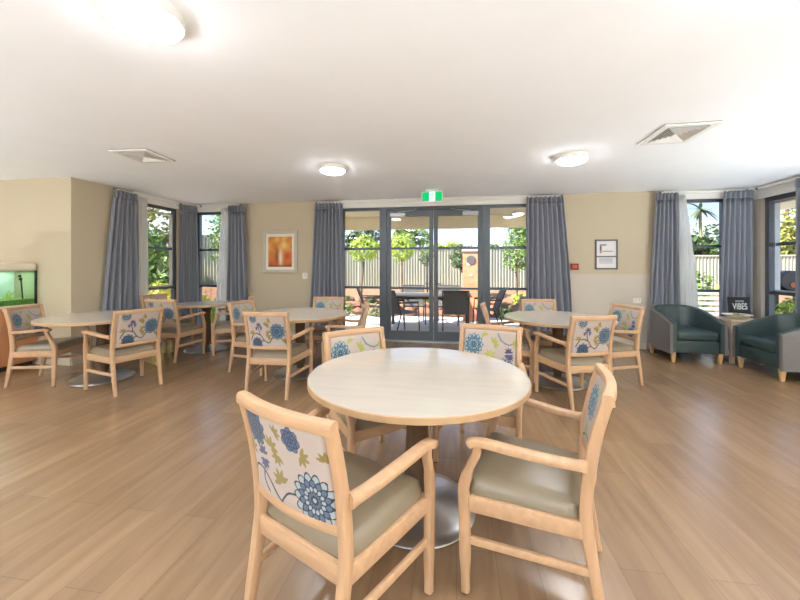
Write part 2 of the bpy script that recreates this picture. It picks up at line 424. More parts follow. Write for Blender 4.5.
for x, y in ((1.25, 1.47), (-4.2, 1.47), (-1.46, -1.3), (1.25, -1.3), (-4.2, -1.3), (3.6, 1.47), (-6.6, 1.2), (3.6, -1.3)):  # unseen extra lamps, added to raise the room's brightness
    oyster('ceiling_light', 'added round ceiling light out of view, brightening the room', x, y, .2, group='added ceiling lights out of frame')

def vent(label, c, ang, sx, sy):
    t = thing('ceiling_vent', label, 'air vent', (c[0], c[1], CZ), ang)
    B().bx(-sx / 2, sx / 2, -sy / 2, sy / 2, -.006, -.001).build('backing', 'vent_dark', t)
    f = B(); w = .05
    for s in (-1, 1):
        f.box((0, s * (sy / 2 - w / 2), -.011), (sx, w, .018), bevel=.004); f.box((s * (sx / 2 - w / 2), 0, -.011), (w, sy - 2 * w, .018), bevel=.004)
    f.build('outer_frame', 'white', t)
    n = 5
    for i in range(n):
        k = 1 - (i + 1) / (n + .6); a, c2 = (sx / 2 - w) * k + .01, (sy / 2 - w) * k + .01
        s = B()
        for sg in (-1, 1):
            s.box((0, sg * c2, -.014), (2 * a, .004, .026), Matrix.Rotation(R(38 * sg), 3, 'X'))
            s.box((sg * a, 0, -.014), (.004, 2 * c2, .026), Matrix.Rotation(R(-38 * sg), 3, 'Y'))
        s.build('louvre_ring', 'white', t)
    return t
vent('white square ceiling air vent with slanted louvres, on the right', (1.97, 3.57), R(-2), .42, .5)
vent('white square ceiling air vent above the left dining table', (-3.36, 3.38), R(4), .41, .43)

# unseen bowl uplighters, added to brighten the ceiling and room by bounce
def fill_uplight(x, y, power):
    t = thing('fill_uplighter', 'added white bowl uplighter out of view, brightening the ceiling', 'added fill lamp', (x, y, 0), 0, 'added fill uplighters out of frame')
    B().lathe([(.05, .2), (.1, .22), (.17, .28), (.2, .36), (.192, .36), (.16, .29), (.1, .24), (.02, .23)], 32).build('bowl', 'white', t, True)
    B().lathe([(.16, 0), (.16, .015), (.03, .03), (.025, .21)], 32).build('stand', 'alu_light', t, True, 40)
    a = bpy.data.lights.new('fill_lamp', 'AREA'); a.shape = 'DISK'; a.size = .28; a.energy = power; a.color = LAMPC
    lo = bpy.data.objects.new('fill_lamp', a); link(lo, t); lo.location = (0, 0, .31); lo.rotation_euler = (R(180), 0, 0)
LAMPC = (.76, .89, 1)
UP = 70
for x, y, k in ((4.2, 3.6, .38), (4.2, 1.2, .36), (2.6, -2.0, .5), (.1, -2.2, .6), (-2.4, -2.4, .6), (-5.0, -.9, .5), (-6.9, .9, .45), (4.1, -3, .7), (-1, -3.4, .7)):
    fill_uplight(x, y, UP * k)

# exit sign
t = thing('exit_sign', 'green illuminated exit sign hanging above the glass double doors', 'exit sign', (-.375, 5.62, CZ))
B().box((0, 0, -.11), (.335, .03, .165), bevel=.006).build('sign_body', 'white', t)
B().box((0, 0, -.014), (.2, .05, .026), bevel=.005).build('mounting_plate', 'white', t)
p = B()
for x0, x1 in ((-.155, -.045), (.045, .155)): p.bx(x0, x1, -.0175, -.0152, -.18, -.04)
p.build('green_panel', 'green_sign', t)
B().bx(-.045, .045, -.0175, -.0152, -.18, -.04).build('white_panel', 'white_sign', t)
mn = B()   # running figure
mn.lathe([(.0005, 0), (.012, 0), (.012, .003), (.0005, .003)], 12)
for v in mn.bm.verts: v.co = Vector((v.co.x + .008, -.0178 - v.co.z, v.co.y - .062))
for pts in ([(.002, -.078), (-.004, -.118)], [(-.004, -.118), (.02, -.138), (.016, -.165)], [(-.004, -.118), (-.016, -.145), (-.034, -.15)], [(.002, -.084), (.024, -.1), (.032, -.09)], [(.002, -.084), (-.02, -.09), (-.026, -.108)]):
    mn.sweep([(x, -.0185, z) for x, z in pts], [(.003, .012)] * len(pts), side=(0, 1, 0))
mn.build('running_figure', 'green_sign', t)

# ------------------------------------------------------------------ wall things
t = thing('framed_picture', 'orange abstract picture in a wide champagne frame on the back wall', 'picture', (-3.295, BW - .001, 1.615))
f = B(); w, h = .70, .80
for s in (-1, 1):
    f.box((s * (w / 2 - .03), -.018, 0), (.06, .034, h), bevel=.006); f.box((0, -.018, s * (h / 2 - .03)), (w - .12, .034, .06), bevel=.006)
f.build('frame', 'frame_silver', t)
B().bx(-w / 2 + .055, w / 2 - .055, -.014, -.004, -h / 2 + .055, h / 2 - .055).build('mount', 'mount', t)
def painted(name, nx, nz, w, h, fn, m, parent, y=-.016):
    xs = np.linspace(-w / 2, w / 2, nx); zs = np.linspace(-h / 2, h / 2, nz)
    X, Z = np.meshgrid(xs, zs)
    me = bpy.data.meshes.new(name)
    V = np.stack([X.ravel(), np.full(X.size, y), Z.ravel()], 1)
    F = [(j * nx + i, j * nx + i + 1, (j + 1) * nx + i + 1, (j + 1) * nx + i) for j in range(nz - 1) for i in range(nx - 1)]
    me.from_pydata(V.tolist(), [], F)
    c = fn(X.ravel(), Z.ravel()); ca = me.color_attributes.new('pattern', 'FLOAT_COLOR', 'POINT')
    ca.data.foreach_set('color', np.concatenate([c, np.ones((len(c), 1))], 1).ravel().astype(np.float32))
    me.materials.append(m); o = bpy.data.objects.new(name, me); link(o, parent)
    s = o.modifiers.new('solid', 'SOLIDIFY'); s.thickness = .003
    return o
def lin(*c): return np.array(srgb(*c)[:3])
def art_fn(x, z):
    x = x * .8; z = z * .79
    c = np.tile(lin(214, 128, 52), (len(x), 1)).astype(float)
    n = np.sin(x * 31 + 1.3 * np.sin(z * 17)) * np.cos(z * 23 + 2 * np.sin(x * 13))
    def blend(col, k): nonlocal c; k = np.clip(k, 0, 1)[:, None]; c = c * (1 - k) + lin(*col) * k
    blend((232, 190, 92), .5 + .6 * n - .2)
    blend((196, 76, 34), np.clip((.02 - z) * 3 + .4 * n, 0, .9))
    blend((150, 74, 36), np.exp(-((x + .05) / .035) ** 2 - ((z + .07) / .13) ** 2))
    blend((246, 222, 190), 1.2 * np.exp(-((x - .01) / .03) ** 2 - ((z + .09) / .12) ** 2))
    blend((248, 214, 130), .9 * np.exp(-((x - .06) / .05) ** 2 - ((z - .1) / .06) ** 2))
    blend((206, 60, 26), .9 * np.exp(-((x - .12) / .05) ** 2 - ((z + .06) / .06) ** 2))
    blend((120, 50, 26), np.clip((-.195 - z) * 60, 0, .7))
    return c
painted('artwork', 70, 84, .475, .57, art_fn, M['art'], t)

t = thing('framed_notice', 'grey framed pair of paper notices hanging on the wall right of the doors', 'notice frame', (2.434, BW - .001, 1.535))
f = B(); w, h = .345, .49
for s in (-1, 1):
    f.box((s * (w / 2 - .012), -.012, 0), (.024, .022, h), bevel=.003); f.box((0, -.012, s * (h / 2 - .012)), (w - .048, .022, .024), bevel=.003)
f.box((0, -.012, -.035), (w - .048, .022, .02)); f.build('frame', 'frame_grey', t)
B().bx(-w / 2 + .02, w / 2 - .02, -.008, -.002, -.03, h / 2 - .02).build('notice_sheet', 'paper', t)
B().bx(-w / 2 + .02, w / 2 - .02, -.008, -.002, -h / 2 + .02, -.03).build('notice_sheet', 'paper', t)
pr_ = B()
pr_.bx(-.10, .0, -.0095, -.0082, .145, .165).bx(-.10, -.07, -.0095, -.0082, .06, .14)
for z in (-.06, -.08, -.10, -.12, -.14): pr_.bx(-.11, .10, -.0095, -.0082, z - .004, z + .002)
pr_.build('printed_lines', 'ink', t)
B().bx(-.10, -.07, -.0095, -.0082, .02, .055).bx(-.06, .1, -.0095, -.0082, .045, .06).build('printed_band', 'ink_tan', t)

t = thing('fire_call_point', 'small red fire alarm call point on the wall beside the curtain', 'alarm', (1.945, BW - .001, 1.335))
B().box((0, -.02, 0), (.115, .04, .1), bevel=.008).build('housing', 'red', t)
B().box((0, -.042, 0), (.06, .006, .05), bevel=.002).build('push_panel', 'orange', t)
t = thing('light_switch', 'small cream light switch on the wall right of the orange picture', 'switch', (-2.8, BW - .001, 1.16))
B().box((0, -.006, 0), (.1, .01, .115), bevel=.003).build('plate', 'white', t)
B().box((0, -.014, .015), (.02, .008, .03), bevel=.002).build('rocker', 'wall_pale', t)
t = thing('power_outlet', 'small white power outlet on the pale wall left of the right-hand armchairs', 'outlet', (2.9, BW - .005, .78))
B().box((0, -.006, 0), (.12, .01, .075), bevel=.003).build('plate', 'white', t)
B().box((-.03, -.013, .015), (.018, .006, .022), bevel=.002).box((.03, -.013, .015), (.018, .006, .022), bevel=.002).build('socket_switch', 'wall_pale', t)

# ------------------------------------------------------------------ curtains
def curtain(name, label, p0, p1, q0, q1, folds, amp=.048, m='curtain', z0=.03, z1=2.5, nrm=(0, -1), header=True, pinch=0.):
    """cloth from p0..p1 (top, xy) to q0..q1 (bottom, xy); nrm = into the room"""
    nx = folds * 10; nz = 22
    p0, p1, q0, q1 = map(lambda a: np.array(a, float), (p0, p1, q0, q1)); n = np.array(nrm, float)
    rn = random.Random(hash(label) % 1000 if False else len(label) * 7 + folds)
    ph = [rn.uniform(-.5, .5) for _ in range(folds + 2)]; am = [rn.uniform(.65, 1.25) for _ in range(folds + 2)]
    root = thing(name, label, 'curtain', (p0[0] / 2 + p1[0] / 2, p0[1] / 2 + p1[1] / 2, z0))
    ox = np.array(root.location)
    def grid(nm, za, zb, nzz, ampf, off=0.):
        V = []
        for j in range(nzz + 1):
            z = za + (zb - za) * j / nzz; s = (z - z0) / (z1 - z0)
            k = s ** 1.35
            a0 = q0 + (p0 - q0) * k; a1 = q1 + (p1 - q1) * k
            for i in range(nx + 1):
                u = i / nx; w = u * folds; c = int(w)
                warp = u + .25 / folds * math.sin(2 * math.pi * u * 2.3 + 3 * (1 - s) + ph[0]) * (1 - s)
                warp = min(1, max(0, warp))
                a = ampf(s) * amp * (am[c] * (1 - (w - c)) + am[c + 1] * (w - c))
                d = a * math.sin(2 * math.pi * w + ph[1] * .6 * (1 - s) * 2) + off
                xy = a0 + (a1 - a0) * warp + n * (d + .07)
                V.append((xy[0] - ox[0], xy[1] - ox[1], z - ox[2]))
        F = [(j * (nx + 1) + i, j * (nx + 1) + i + 1, (j + 1) * (nx + 1) + i + 1, (j + 1) * (nx + 1) + i) for j in range(nzz) for i in range(nx)]
        me = bpy.data.meshes.new(nm); me.from_pydata(V, [], F); me.polygons.foreach_set('use_smooth', [True] * len(F))
        me.materials.append(M[m]); o = bpy.data.objects.new(nm, me); link(o, root)
        sm = o.modifiers.new('cloth_thickness', 'SOLIDIFY'); sm.thickness = .003; sm.offset = 0
    zh = z1 - .11 if header else z1
    grid('drape', z0, zh, nz, lambda s: .75 + .5 * (1 - s))
    if header: grid('pleated_header', zh - .005, z1, 4, lambda s: .9 if s < .99 else .7, .006)
    return root

curtain('curtain', 'leftmost grey curtain, on the bay side wall next to the beige corner', (XL, 4.6), (XL, 4.99), (XL, 4.36), (XL, 5.05), 6, nrm=(1, 0))
curtain('curtain', 'grey curtain wrapped around the inner corner of the left bay', (XL + .02, 5.95), (-5.02, BW - .03), (XL + .02, 5.9), (-4.97, BW - .03), 8, nrm=(.55, -.83), amp=.03)
curtain('curtain', 'grey curtain left of the orange picture', (-4.30, BW - .03), (-3.98, BW - .03), (-4.35, BW - .03), (-3.88, BW - .03), 5)
curtain('curtain', 'grey curtain between the orange picture and the glass doors', (-2.56, BW - .03), (-2.04, BW - .03), (-2.68, BW - .03), (-1.97, BW - .03), 8)
curtain('curtain', 'grey curtain on the right of the glass doors', (1.16, BW - .03), (1.74, BW - .03), (1.14, BW - .03), (1.9, BW - .03), 8)
curtain('curtain', 'grey curtain behind the left teal armchair', (3.13, BW - .03), (3.45, BW - .03), (3.0, BW - .03), (3.5, BW - .03), 6)
curtain('curtain', 'grey curtain in the right corner behind the black sign', (4.08, BW - .03), (4.46, BW - .06), (4.0, BW - .03), (4.46, BW - .06), 6)
curtain('curtain', 'grey curtain cut off at the right edge of the photo', (XR - .03, 5.46), (XR - .03, 4.75), (XR - .03, 5.47), (XR - .03, 4.6), 8, nrm=(-1, 0))
curtain('sheer_curtain', 'narrow white sheer beside the leftmost grey curtain', (XL + .02, 5.0), (XL + .02, 5.16), (XL + .02, 4.99), (XL + .02, 5.2), 3, .015, 'sheer', nrm=(1, 0), z1=2.46, header=False)
curtain('sheer_curtain', 'white sheer in the left bay window beside the picture-wall curtain', (-4.46, BW - .02), (-4.3, BW - .02), (-4.6, BW - .02), (-4.32, BW - .02), 4, .014, 'sheer', z1=2.46, header=False)
curtain('sheer_curtain', 'white sheer flaring beside the curtain behind the left armchair', (3.45, BW - .02), (3.56, BW - .02), (3.48, BW - .02), (3.79, BW - .02), 5, .014, 'sheer', z1=2.46, header=False)
def track(label, a, b_):
    t = thing('curtain_track', label, 'curtain track', ((a[0] + b_[0]) / 2, (a[1] + b_[1]) / 2, 2.505)); v = Vector((a[0] - t.location.x, a[1] - t.location.y, 0)); w = Vector((b_[0] - t.location.x, b_[1] - t.location.y, 0))
    B().sweep([v, w], [(.03, .02)] * 2, side=(0, 0, 1)).build('rail', 'white', t)
    B().box(v, (.035, .035, .03), bevel=.004).build('end_cap', 'frame_grey', t); B().box(w, (.035, .035, .03), bevel=.004).build('end_cap', 'frame_grey', t)
track('white curtain track above the left bay side window', (XL + .06, 4.62), (XL + .06, 5.9))
track('white curtain track above the left bay back window', (-4.9, BW - .085), (-4.05, BW - .085))
track('long white curtain track above the glass doors', (-2.54, BW - .085), (1.72, BW - .085))
track('white curtain track above the window behind the teal armchairs', (3.2, BW - .085), (4.4, BW - .085))
track('white curtain track above the right wall window', (XR - .085, 6.1), (XR - .085, 4.7))

# ------------------------------------------------------------------ dining chair
PATH = [(-.30, 0), (-.265, .2), (-.238, .38), (-.235, .45), (-.245, .58), (-.272, .73), (-.308, .868)]
def yb(z):
    for (y0, z0), (y1, z1) in zip(PATH, PATH[1:]):
        if z <= z1: return y0 + (y1 - y0) * (z - z0) / (z1 - z0)
    return PATH[-1][0]
def smooth_path(p, n):
    p = np.array(p); t = np.linspace(0, 1, len(p)); out = []
    for s in np.linspace(0, 1, n):
        i = min(int(s * (len(p) - 1)), len(p) - 2); f = s * (len(p) - 1) - i
        p0 = p[max(i - 1, 0)]; p1 = p[i]; p2 = p[i + 1]; p3 = p[min(i + 2, len(p) - 1)]
        out.append(.5 * ((2 * p1) + (-p0 + p2) * f + (2 * p0 - 5 * p1 + 4 * p2 - p3) * f * f + (-p0 + 3 * p1 - 3 * p2 + p3) * f ** 3))
    return [tuple(q) for q in out]
HW = .22
def curve(x): return -.028 * (1 - (x / HW) ** 2)

NAVY, BLUE, PALE, TEAL = (36, 46, 62), (84, 104, 126), (158, 168, 174), (72, 112, 124)
OLIVE, LIME, PURP, BASE = (140, 122, 62), (160, 160, 84), (76, 78, 112), (182, 167, 156)
def flower(c, x, z, cx, cz, rad, n, dark, mid, pale, rot=0):
    dx, dz = x - cx, z - cz; r = np.hypot(dx, dz) / rad; th = np.arctan2(dz, dx) + rot
    inside = np.zeros(len(x), bool)
    for k, (ro, cold, colm) in enumerate(((1., dark, pale), (.78, dark, mid), (.56, dark, pale), (.36, dark, mid))):
        e = ro * (.82 + .18 * np.abs(np.cos(n / 2 * th + k * math.pi / 2)))
        m = r < e; c[m] = lin(*cold)
        m = r < e - .07 - .03 * k * 0
        c[m] = lin(*colm)
        m2 = m & (np.abs(np.sin(n / 2 * th + k * math.pi / 2)) > .93) & (r > e - .24); c[m2] = lin(*dark)
    m = r < .17; c[m] = lin(*dark); m = r < .08; c[m] = lin(*pale)
def leaf(c, x, z, cx, cz, L, W, ang, col, vein=None):
    dx, dz = x - cx, z - cz; u = dx * math.cos(ang) + dz * math.sin(ang); v = -dx * math.sin(ang) + dz * math.cos(ang)
    e = W * np.sqrt(np.clip(1 - (u / L) ** 2, 0, 1)) * (1 - .35 * u / L)
    m = (np.abs(u) < L) & (np.abs(v) < e); c[m] = lin(*col)
    if vein: c[m & (np.abs(v) < .0016)] = lin(*vein)
def stem(c, x, z, pts, wd, col):
    P = smooth_path(pts, 24)
    for (x0, z0), (x1, z1) in zip(P, P[1:]):
        vx, vz = x1 - x0, z1 - z0; L2 = vx * vx + vz * vz + 1e-12
        t = np.clip(((x - x0) * vx + (z - z0) * vz) / L2, 0, 1)
        c[np.hypot(x - x0 - t * vx, z - z0 - t * vz) < wd] = lin(*col)
def sprig(c, x, z, cx, cz, s, ang, col):
    for k in range(-2, 3): leaf(c, x, z, cx + s * .5 * math.cos(ang + k * .75), cz + s * .5 * math.sin(ang + k * .75), s * .5, s * .2, ang + k * .75, col)
def base(x, z):
    c = np.tile(lin(*BASE), (len(x), 1)).astype(float)
    c *= (1 + .03 * np.sin(x * 900) * np.sin(z * 900))[:, None]
    return c
# panel coordinates: x right as the viewer of that face sees it, z from .0 (bottom) to .275
def pat_back_near(x, z):
    c = base(x, z)
    stem(c, x, z, [(-.2, .05), (-.17, .09), (-.12, .085), (-.07, .04), (-.03, .01)], .004, NAVY)
    stem(c, x, z, [(-.12, .085), (-.13, .05), (-.1, .02)], .0035, NAVY)
    stem(c, x, z, [(-.03, .01), (.01, .05), (.07, .06)], .0035, NAVY)
    flower(c, x, z, .13, .065, .088, 14, NAVY, BLUE, PALE)
    flower(c, x, z, -.135, .235, .066, 11, NAVY, (60, 78, 104), (72, 92, 116), .4)
    flower(c, x, z, .065, .24, .042, 7, NAVY, (62, 80, 116), (80, 98, 132), .2)
    for q in ((-.05, .19, .04, 1.2), (-.02, .165, .035, 4.2), (-.02, .08, .045, 2.0), (-.19, .15, .04, 1.0), (.10, .195, .035, -.4), (-.01, .245, .03, .6), (.19, .2, .03, 1.4)):
        sprig(c, x, z, q[0], q[1], q[2], q[3], OLIVE)
    for q in ((-.11, .15, .032, 1.7), (-.105, .125, .03, -1.5), (-.11, .115, .028, -1.9)): sprig(c, x, z, *q, PURP)
    return c
def pat_back(x, z):
    c = base(x, z)
    stem(c, x, z, [(-.17, .06), (-.13, .12), (-.06, .11), (-.02, .06), (.03, .04), (.07, .09)], .0045, NAVY)
    stem(c, x, z, [(-.06, .11), (-.075, .17), (-.07, .21)], .004, NAVY)
    stem(c, x, z, [(-.02, .06), (-.06, .05), (-.09, .04)], .004, NAVY)
    flower(c, x, z, .12, .145, .078, 12, NAVY, BLUE, (104, 130, 148))
    flower(c, x, z, -.1, .03, .06, 10, NAVY, (50, 70, 100), BLUE, .3)
    flower(c, x, z, -.13, .262, .045, 9, NAVY, BLUE, PALE)
    for q in ((-.07, .2, .03, 1.5), (-.055, .175, .025, .3), (-.09, .17, .025, 2.6)): sprig(c, x, z, *q, PURP)
    for q in ((.02, .09, .04, .6), (-.15, .12, .035, 1.5), (.01, .2, .04, .9), (.05, .25, .03, 3.6), (.18, .05, .035, .8), (.03, .13, .03, 2.2)): sprig(c, x, z, *q, OLIVE)
    return c
def pat_front(x, z):
    c = base(x, z)
    stem(c, x, z, [(.21, .23), (.15, .2), (.09, .22), (.06, .265)], .004, TEAL)
    stem(c, x, z, [(-.2, .02), (-.12, .05), (-.05, .03), (.03, .06)], .004, NAVY)
    flower(c, x, z, -.125, .185, .075, 12, (46, 72, 92), (94, 126, 142), (146, 168, 172))
    flower(c, x, z, .12, .05, .06, 10, NAVY, BLUE, PALE)
    for q in ((.145, .15, .034, 1.7), (.14, .13, .03, -1.4), (.155, .12, .03, -.7)): sprig(c, x, z, *q, PURP)
    for q in ((.03, .2, .045, .5), (.0, .115, .045, 1.3), (.01, .085, .035, -1.2), (.2, .21, .035, 2.6), (-.04, .25, .03, 2), (-.15, .06, .035, .3)): sprig(c, x, z, *q, LIME)
    return c

def back_panel(name, fn_front, fn_back, parent, nx=110, nz=72):
    W2 = HW - .02; zb, zt = .522, .844; H = zt - zb; th = .017
    xs = np.linspace(-W2, W2, nx); us = np.linspace(0, 1, nz)
    X, U = np.meshgrid(xs, us); X = X.ravel(); U = U.ravel()
    Z = zb + U * H
    Yc = np.array([yb(z) for z in us * H + zb]).repeat(nx) + curve(X)
    edge = np.minimum(1, np.minimum(np.minimum(W2 - np.abs(X), .03) / .03, np.minimum(np.minimum(U, 1 - U) * H, .03) / .03))
    puff = .4 + .6 * np.sqrt(np.clip(1 - (1 - edge) ** 2, 0, 1))
    VF = np.stack([X, Yc + th * puff, Z], 1); VB = np.stack([X, Yc - th * puff, Z], 1)
    n = len(X); F = []
    for j in range(nz - 1):
        for i in range(nx - 1):
            a = j * nx + i
            F.append((a + 1, a, a + nx, a + nx + 1)); F.append((n + a, n + a + 1, n + a + nx + 1, n + a + nx))
    for i in range(nx - 1):
        F.append((i, i + 1, n + i + 1, n + i)); k = (nz - 1) * nx + i; F.append((k + 1, k, n + k, n + k + 1))
    for j in range(nz - 1):
        a = j * nx; F.append((a + nx, a, n + a, n + a + nx)); k = a + nx - 1; F.append((k, k + nx, n + k + nx, n + k))
    me = bpy.data.meshes.new(name); me.from_pydata(np.concatenate([VF, VB]).tolist(), [], F)
    me.polygons.foreach_set('use_smooth', [True] * len(F))
    col = np.concatenate([fn_front(-X, U * .29), fn_back(X, U * .29)])     # front viewer sees +x on the left
    ca = me.color_attributes.new('pattern', 'FLOAT_COLOR', 'POINT')
    ca.data.foreach_set('color', np.concatenate([col, np.ones((len(col), 1))], 1).ravel().astype(np.float32))
    me.materials.append(M['fabric']); o = bpy.data.objects.new(name, me); return link(o, parent)

def make_chair(fn_front, fn_back, hi=False):
    t = thing('dining_chair', None, 'chair')
    # seat cushion: rounded trapezoid dome
    b = B(); nx, ny = 22, 22; V = []; S = lambda v: v
    def sp(u, v):
        # superellipse-ish square map
        return u, v
    for lay in (0, 1):
        for j in range(ny + 1):
            for i in range(nx + 1):
                u = i / nx * 2 - 1; v = j / ny * 2 - 1
                hw = .226 + .026 * (v + 1) / 2
                r = 1 - max(abs(u), abs(v)); e = min(1, r / .22); dome = math.sqrt(max(0, 1 - (1 - e) ** 2))
                cr = 1 - .06 * (abs(u) ** 6) * (abs(v) ** 6)
                x = u * hw * cr; y = (.226 * v - .006) * cr
                z = .408 + .05 * dome + .012 * (1 - u * u) * (1 - v * v) + .008 * v if lay == 0 else .396
                V.append(b.bm.verts.new((x, y, z)))
    q = (nx + 1) * (ny + 1)
    for j in range(ny):
        for i in range(nx):
            a = j * (nx + 1) + i
            b.bm.faces.new((V[a], V[a + 1], V[a + nx + 2], V[a + nx + 1])); b.bm.faces.new((V[q + a + 1], V[q + a], V[q + a + nx + 1], V[q + a + nx + 2]))
    for i in range(nx):
        for a, s in ((i, 1), (ny * (nx + 1) + i, 1)): b.bm.faces.new((V[a], V[a + 1], V[q + a + 1], V[q + a]))
    for j in range(ny):
        for a in (j * (nx + 1), j * (nx + 1) + nx): b.bm.faces.new((V[a], V[a + nx + 1], V[q + a + nx + 1], V[q + a]))
    b.build('seat_cushion', 'vinyl', t, True)
    # seat frame rails
    f = B()
    f.sweep([(-HW - .004, -.225, .362), (-.262, .205, .366)], [(.024, .066)] * 2, side=(1, 0, 0))
    f.sweep([(HW + .004, -.225, .362), (.262, .205, .366)], [(.024, .066)] * 2, side=(1, 0, 0))
    f.sweep([(-.255, .208, .366), (.255, .208, .366)], [(.024, .066)] * 2, side=(0, 1, 0))
    f.sweep([(-HW, -.24, .362), (HW, -.24, .362)], [(.024, .068)] * 2, side=(0, 1, 0))
    f.build('seat_frame', 'wood_rail', t, True, 30)
    for s in (-1, 1):
        x = s * HW
        p = smooth_path(PATH, 16)
        sz = []
        for (y, z) in p:
            w = .046 if .3 < z < .6 else .042
            sz.append((.036 if z > .15 else .032, w - (.008 if z < .1 else 0)))
        l = B().sweep([(x, y, z) for y, z in p], sz, side=(1, 0, 0)).build('leg', 'wood', t, True, 30)
        B().lathe([(.013, 0), (.013, .012), (.009, .014)], 10, (x, PATH[0][0] + .002, 0)).build('foot_glide', 'glide', l)
        xf = s * .272
        p = smooth_path([(.206, .008), (.209, .22), (.213, .38), (.213, .44), (.184, .53), (.156, .59), (.152, .632)], 18)
        sz = [((.034, .034) if z < .15 else (.036, .046) if z < .5 else (.034, .036)) for y, z in p]
        l = B().sweep([(xf + s * .024 * max(0, z - .44) / .19, y, z) for y, z in p], sz, side=(1, 0, 0)).build('leg', 'wood', t, True, 30)
        B().lathe([(.013, 0), (.013, .012), (.009, .014)], 10, (xf, .206, 0)).build('foot_glide', 'glide', l)
        a = smooth_path([(x + s * .018, yb(.61) + .012, .608), (x + s * .034, -.13, .612), (x + s * .056, .02, .627), (xf + s * .02, .12, .640), (xf + s * .025, .168, .638), (xf + s * .026, .188, .628)], 16)
        B().sweep(a, [(.034, .048)] + [(.046, .03)] * 2 + [(.048, .03)] * 10 + [(.048, .036), (.048, .036), (.042, .022)], side=(1, 0, 0)).build('armrest', 'wood_rail', t, True, 30)
        B().sweep([(x + s * .002, -.268, .215), (xf, .207, .222)], [(.02, .032)] * 2, side=(1, 0, 0)).build('stretcher', 'wood_rail', t, True, 30)
    n = 15
    xs = [(-1 + 2 * i / (n - 1)) * (HW + .018) for i in range(n)]
    B().sweep([(x, yb(.858) + .95 * curve(max(-HW, min(HW, x))), .858) for x in xs], [(.04, .044)] * n, side=(0, 1, 0)).build('top_rail', 'wood_rail', t, True, 30)
    xs = [(-1 + 2 * i / (n - 1)) * (HW - .012) for i in range(n)]
    B().sweep([(x, yb(.51) + curve(x), .51) for x in xs], [(.028, .04)] * n, side=(0, 1, 0)).build('lower_back_rail', 'wood_rail', t, True, 30)
    back_panel('back_panel', fn_front, fn_back, t, *((220, 150) if hi else (100, 66)))
    return t

def put(o, ctr, ang_deg, label):
    o.location = (ctr[0], ctr[1], 0); o.rotation_euler = (0, 0, R(ang_deg - 90)); o['label'] = label; return o

near = make_chair(pat_front, pat_back_near, True)
put(near, (-.445, 1.39), 65, 'floral-backed beech armchair nearest the camera, back turned, front left of the main table')
std = make_chair(pat_front, pat_back)
CH = [
    ((.315, 1.69), 163, 'floral beech armchair at the front right of the main table, seen from its side'),
    ((-.53, 2.29), -48, 'floral beech armchair behind the main table on the left, facing the camera'),
    ((.18, 2.57), -106, 'floral beech armchair behind the main table on the right, facing the camera'),
    ((-4.70, 3.50), 17, 'floral beech armchair beside the fish tank, at the left dining table'),
    ((-3.67, 3.45), 161, 'floral beech armchair with its back to the camera at the left dining table'),
    ((-4.64, 5.14), -4, 'floral beech armchair against the leftmost curtain, on the far side of the window table'),
    ((-4.08, 4.68), 90, 'floral beech armchair with its back to the camera at the small window table'),
    ((-3.52, 5.1), 212, 'floral beech armchair at the right side of the small window table, mostly hidden'),
    ((-2.52, 4.30), -6, 'floral beech armchair at the left end of the table under the picture, facing right'),
    ((-1.91, 3.64), 91, 'floral beech armchair with its back to the camera at the table under the picture'),
    ((-1.90, 4.82), -90, 'floral beech armchair behind the table under the picture, facing the camera'),
    ((-1.42, 4.30), 198, 'floral beech armchair on the right of the table under the picture, nearest the doors'),
    ((.64, 4.42), -4, 'floral beech armchair seen edge-on at the left of the right dining table, by the doors'),
    ((1.16, 4.95), -86, 'floral beech armchair behind the right dining table, in front of the curtain'),
    ((1.17, 3.86), 110, 'floral beech armchair with its back to the camera at the right dining table'),
    ((1.71, 4.49), 198, 'floral beech armchair on the far right of the right dining table, facing left'),
]
for i, (c, a, l) in enumerate(CH):
    put(std if i == 0 else copy_tree(std), c, a, l)

# ------------------------------------------------------------------ tables
def make_table(r):
    t = thing('round_table', None, 'table')
    B().lathe([(r - .004, .716), (r, .719), (r, .745), (r - .003, .7485)], 96).build('edge_band', 'table_edge', t, True, 30)
    B().lathe([(r - .0035, .745), (r - .0035, .7495), (r - .006, .75)], 96).build('tabletop', 'table', t)
    B().lathe([(.06, .705), (.09, .70), (.062, .62), (.056, .5), (.066, .36), (.075, .22), (.072, .15), (.045, .10), (.043, .06), (.05, .045)], 32).build('pedestal', 'pedestal', t, True)
    B().lathe([(.315, 0), (.32, .006), (.315, .014), (.27, .024), (.16, .042), (.07, .056), (.05, .062)], 72).build('base_plate', 'steel', t, True, 60)
    return t
t1 = make_table(.6); t1.location = (-.215, 1.985, 0); t1['label'] = 'large round pale maple table in the foreground, reflecting the doors'
for c, l in (((-4.2, 3.66), 'round maple table beside the beige corner on the left'), ((-1.95, 4.24), 'round maple table in front of the orange picture'), ((1.17, 4.38), 'round maple table on the right of the glass doors')):
    o = copy_tree(t1); o.location = (c[0], c[1], 0); o['label'] = l
tw = make_table(.42); tw.location = (-3.98, 5.17, 0); tw['label'] = 'small round pale table standing by the left bay window'

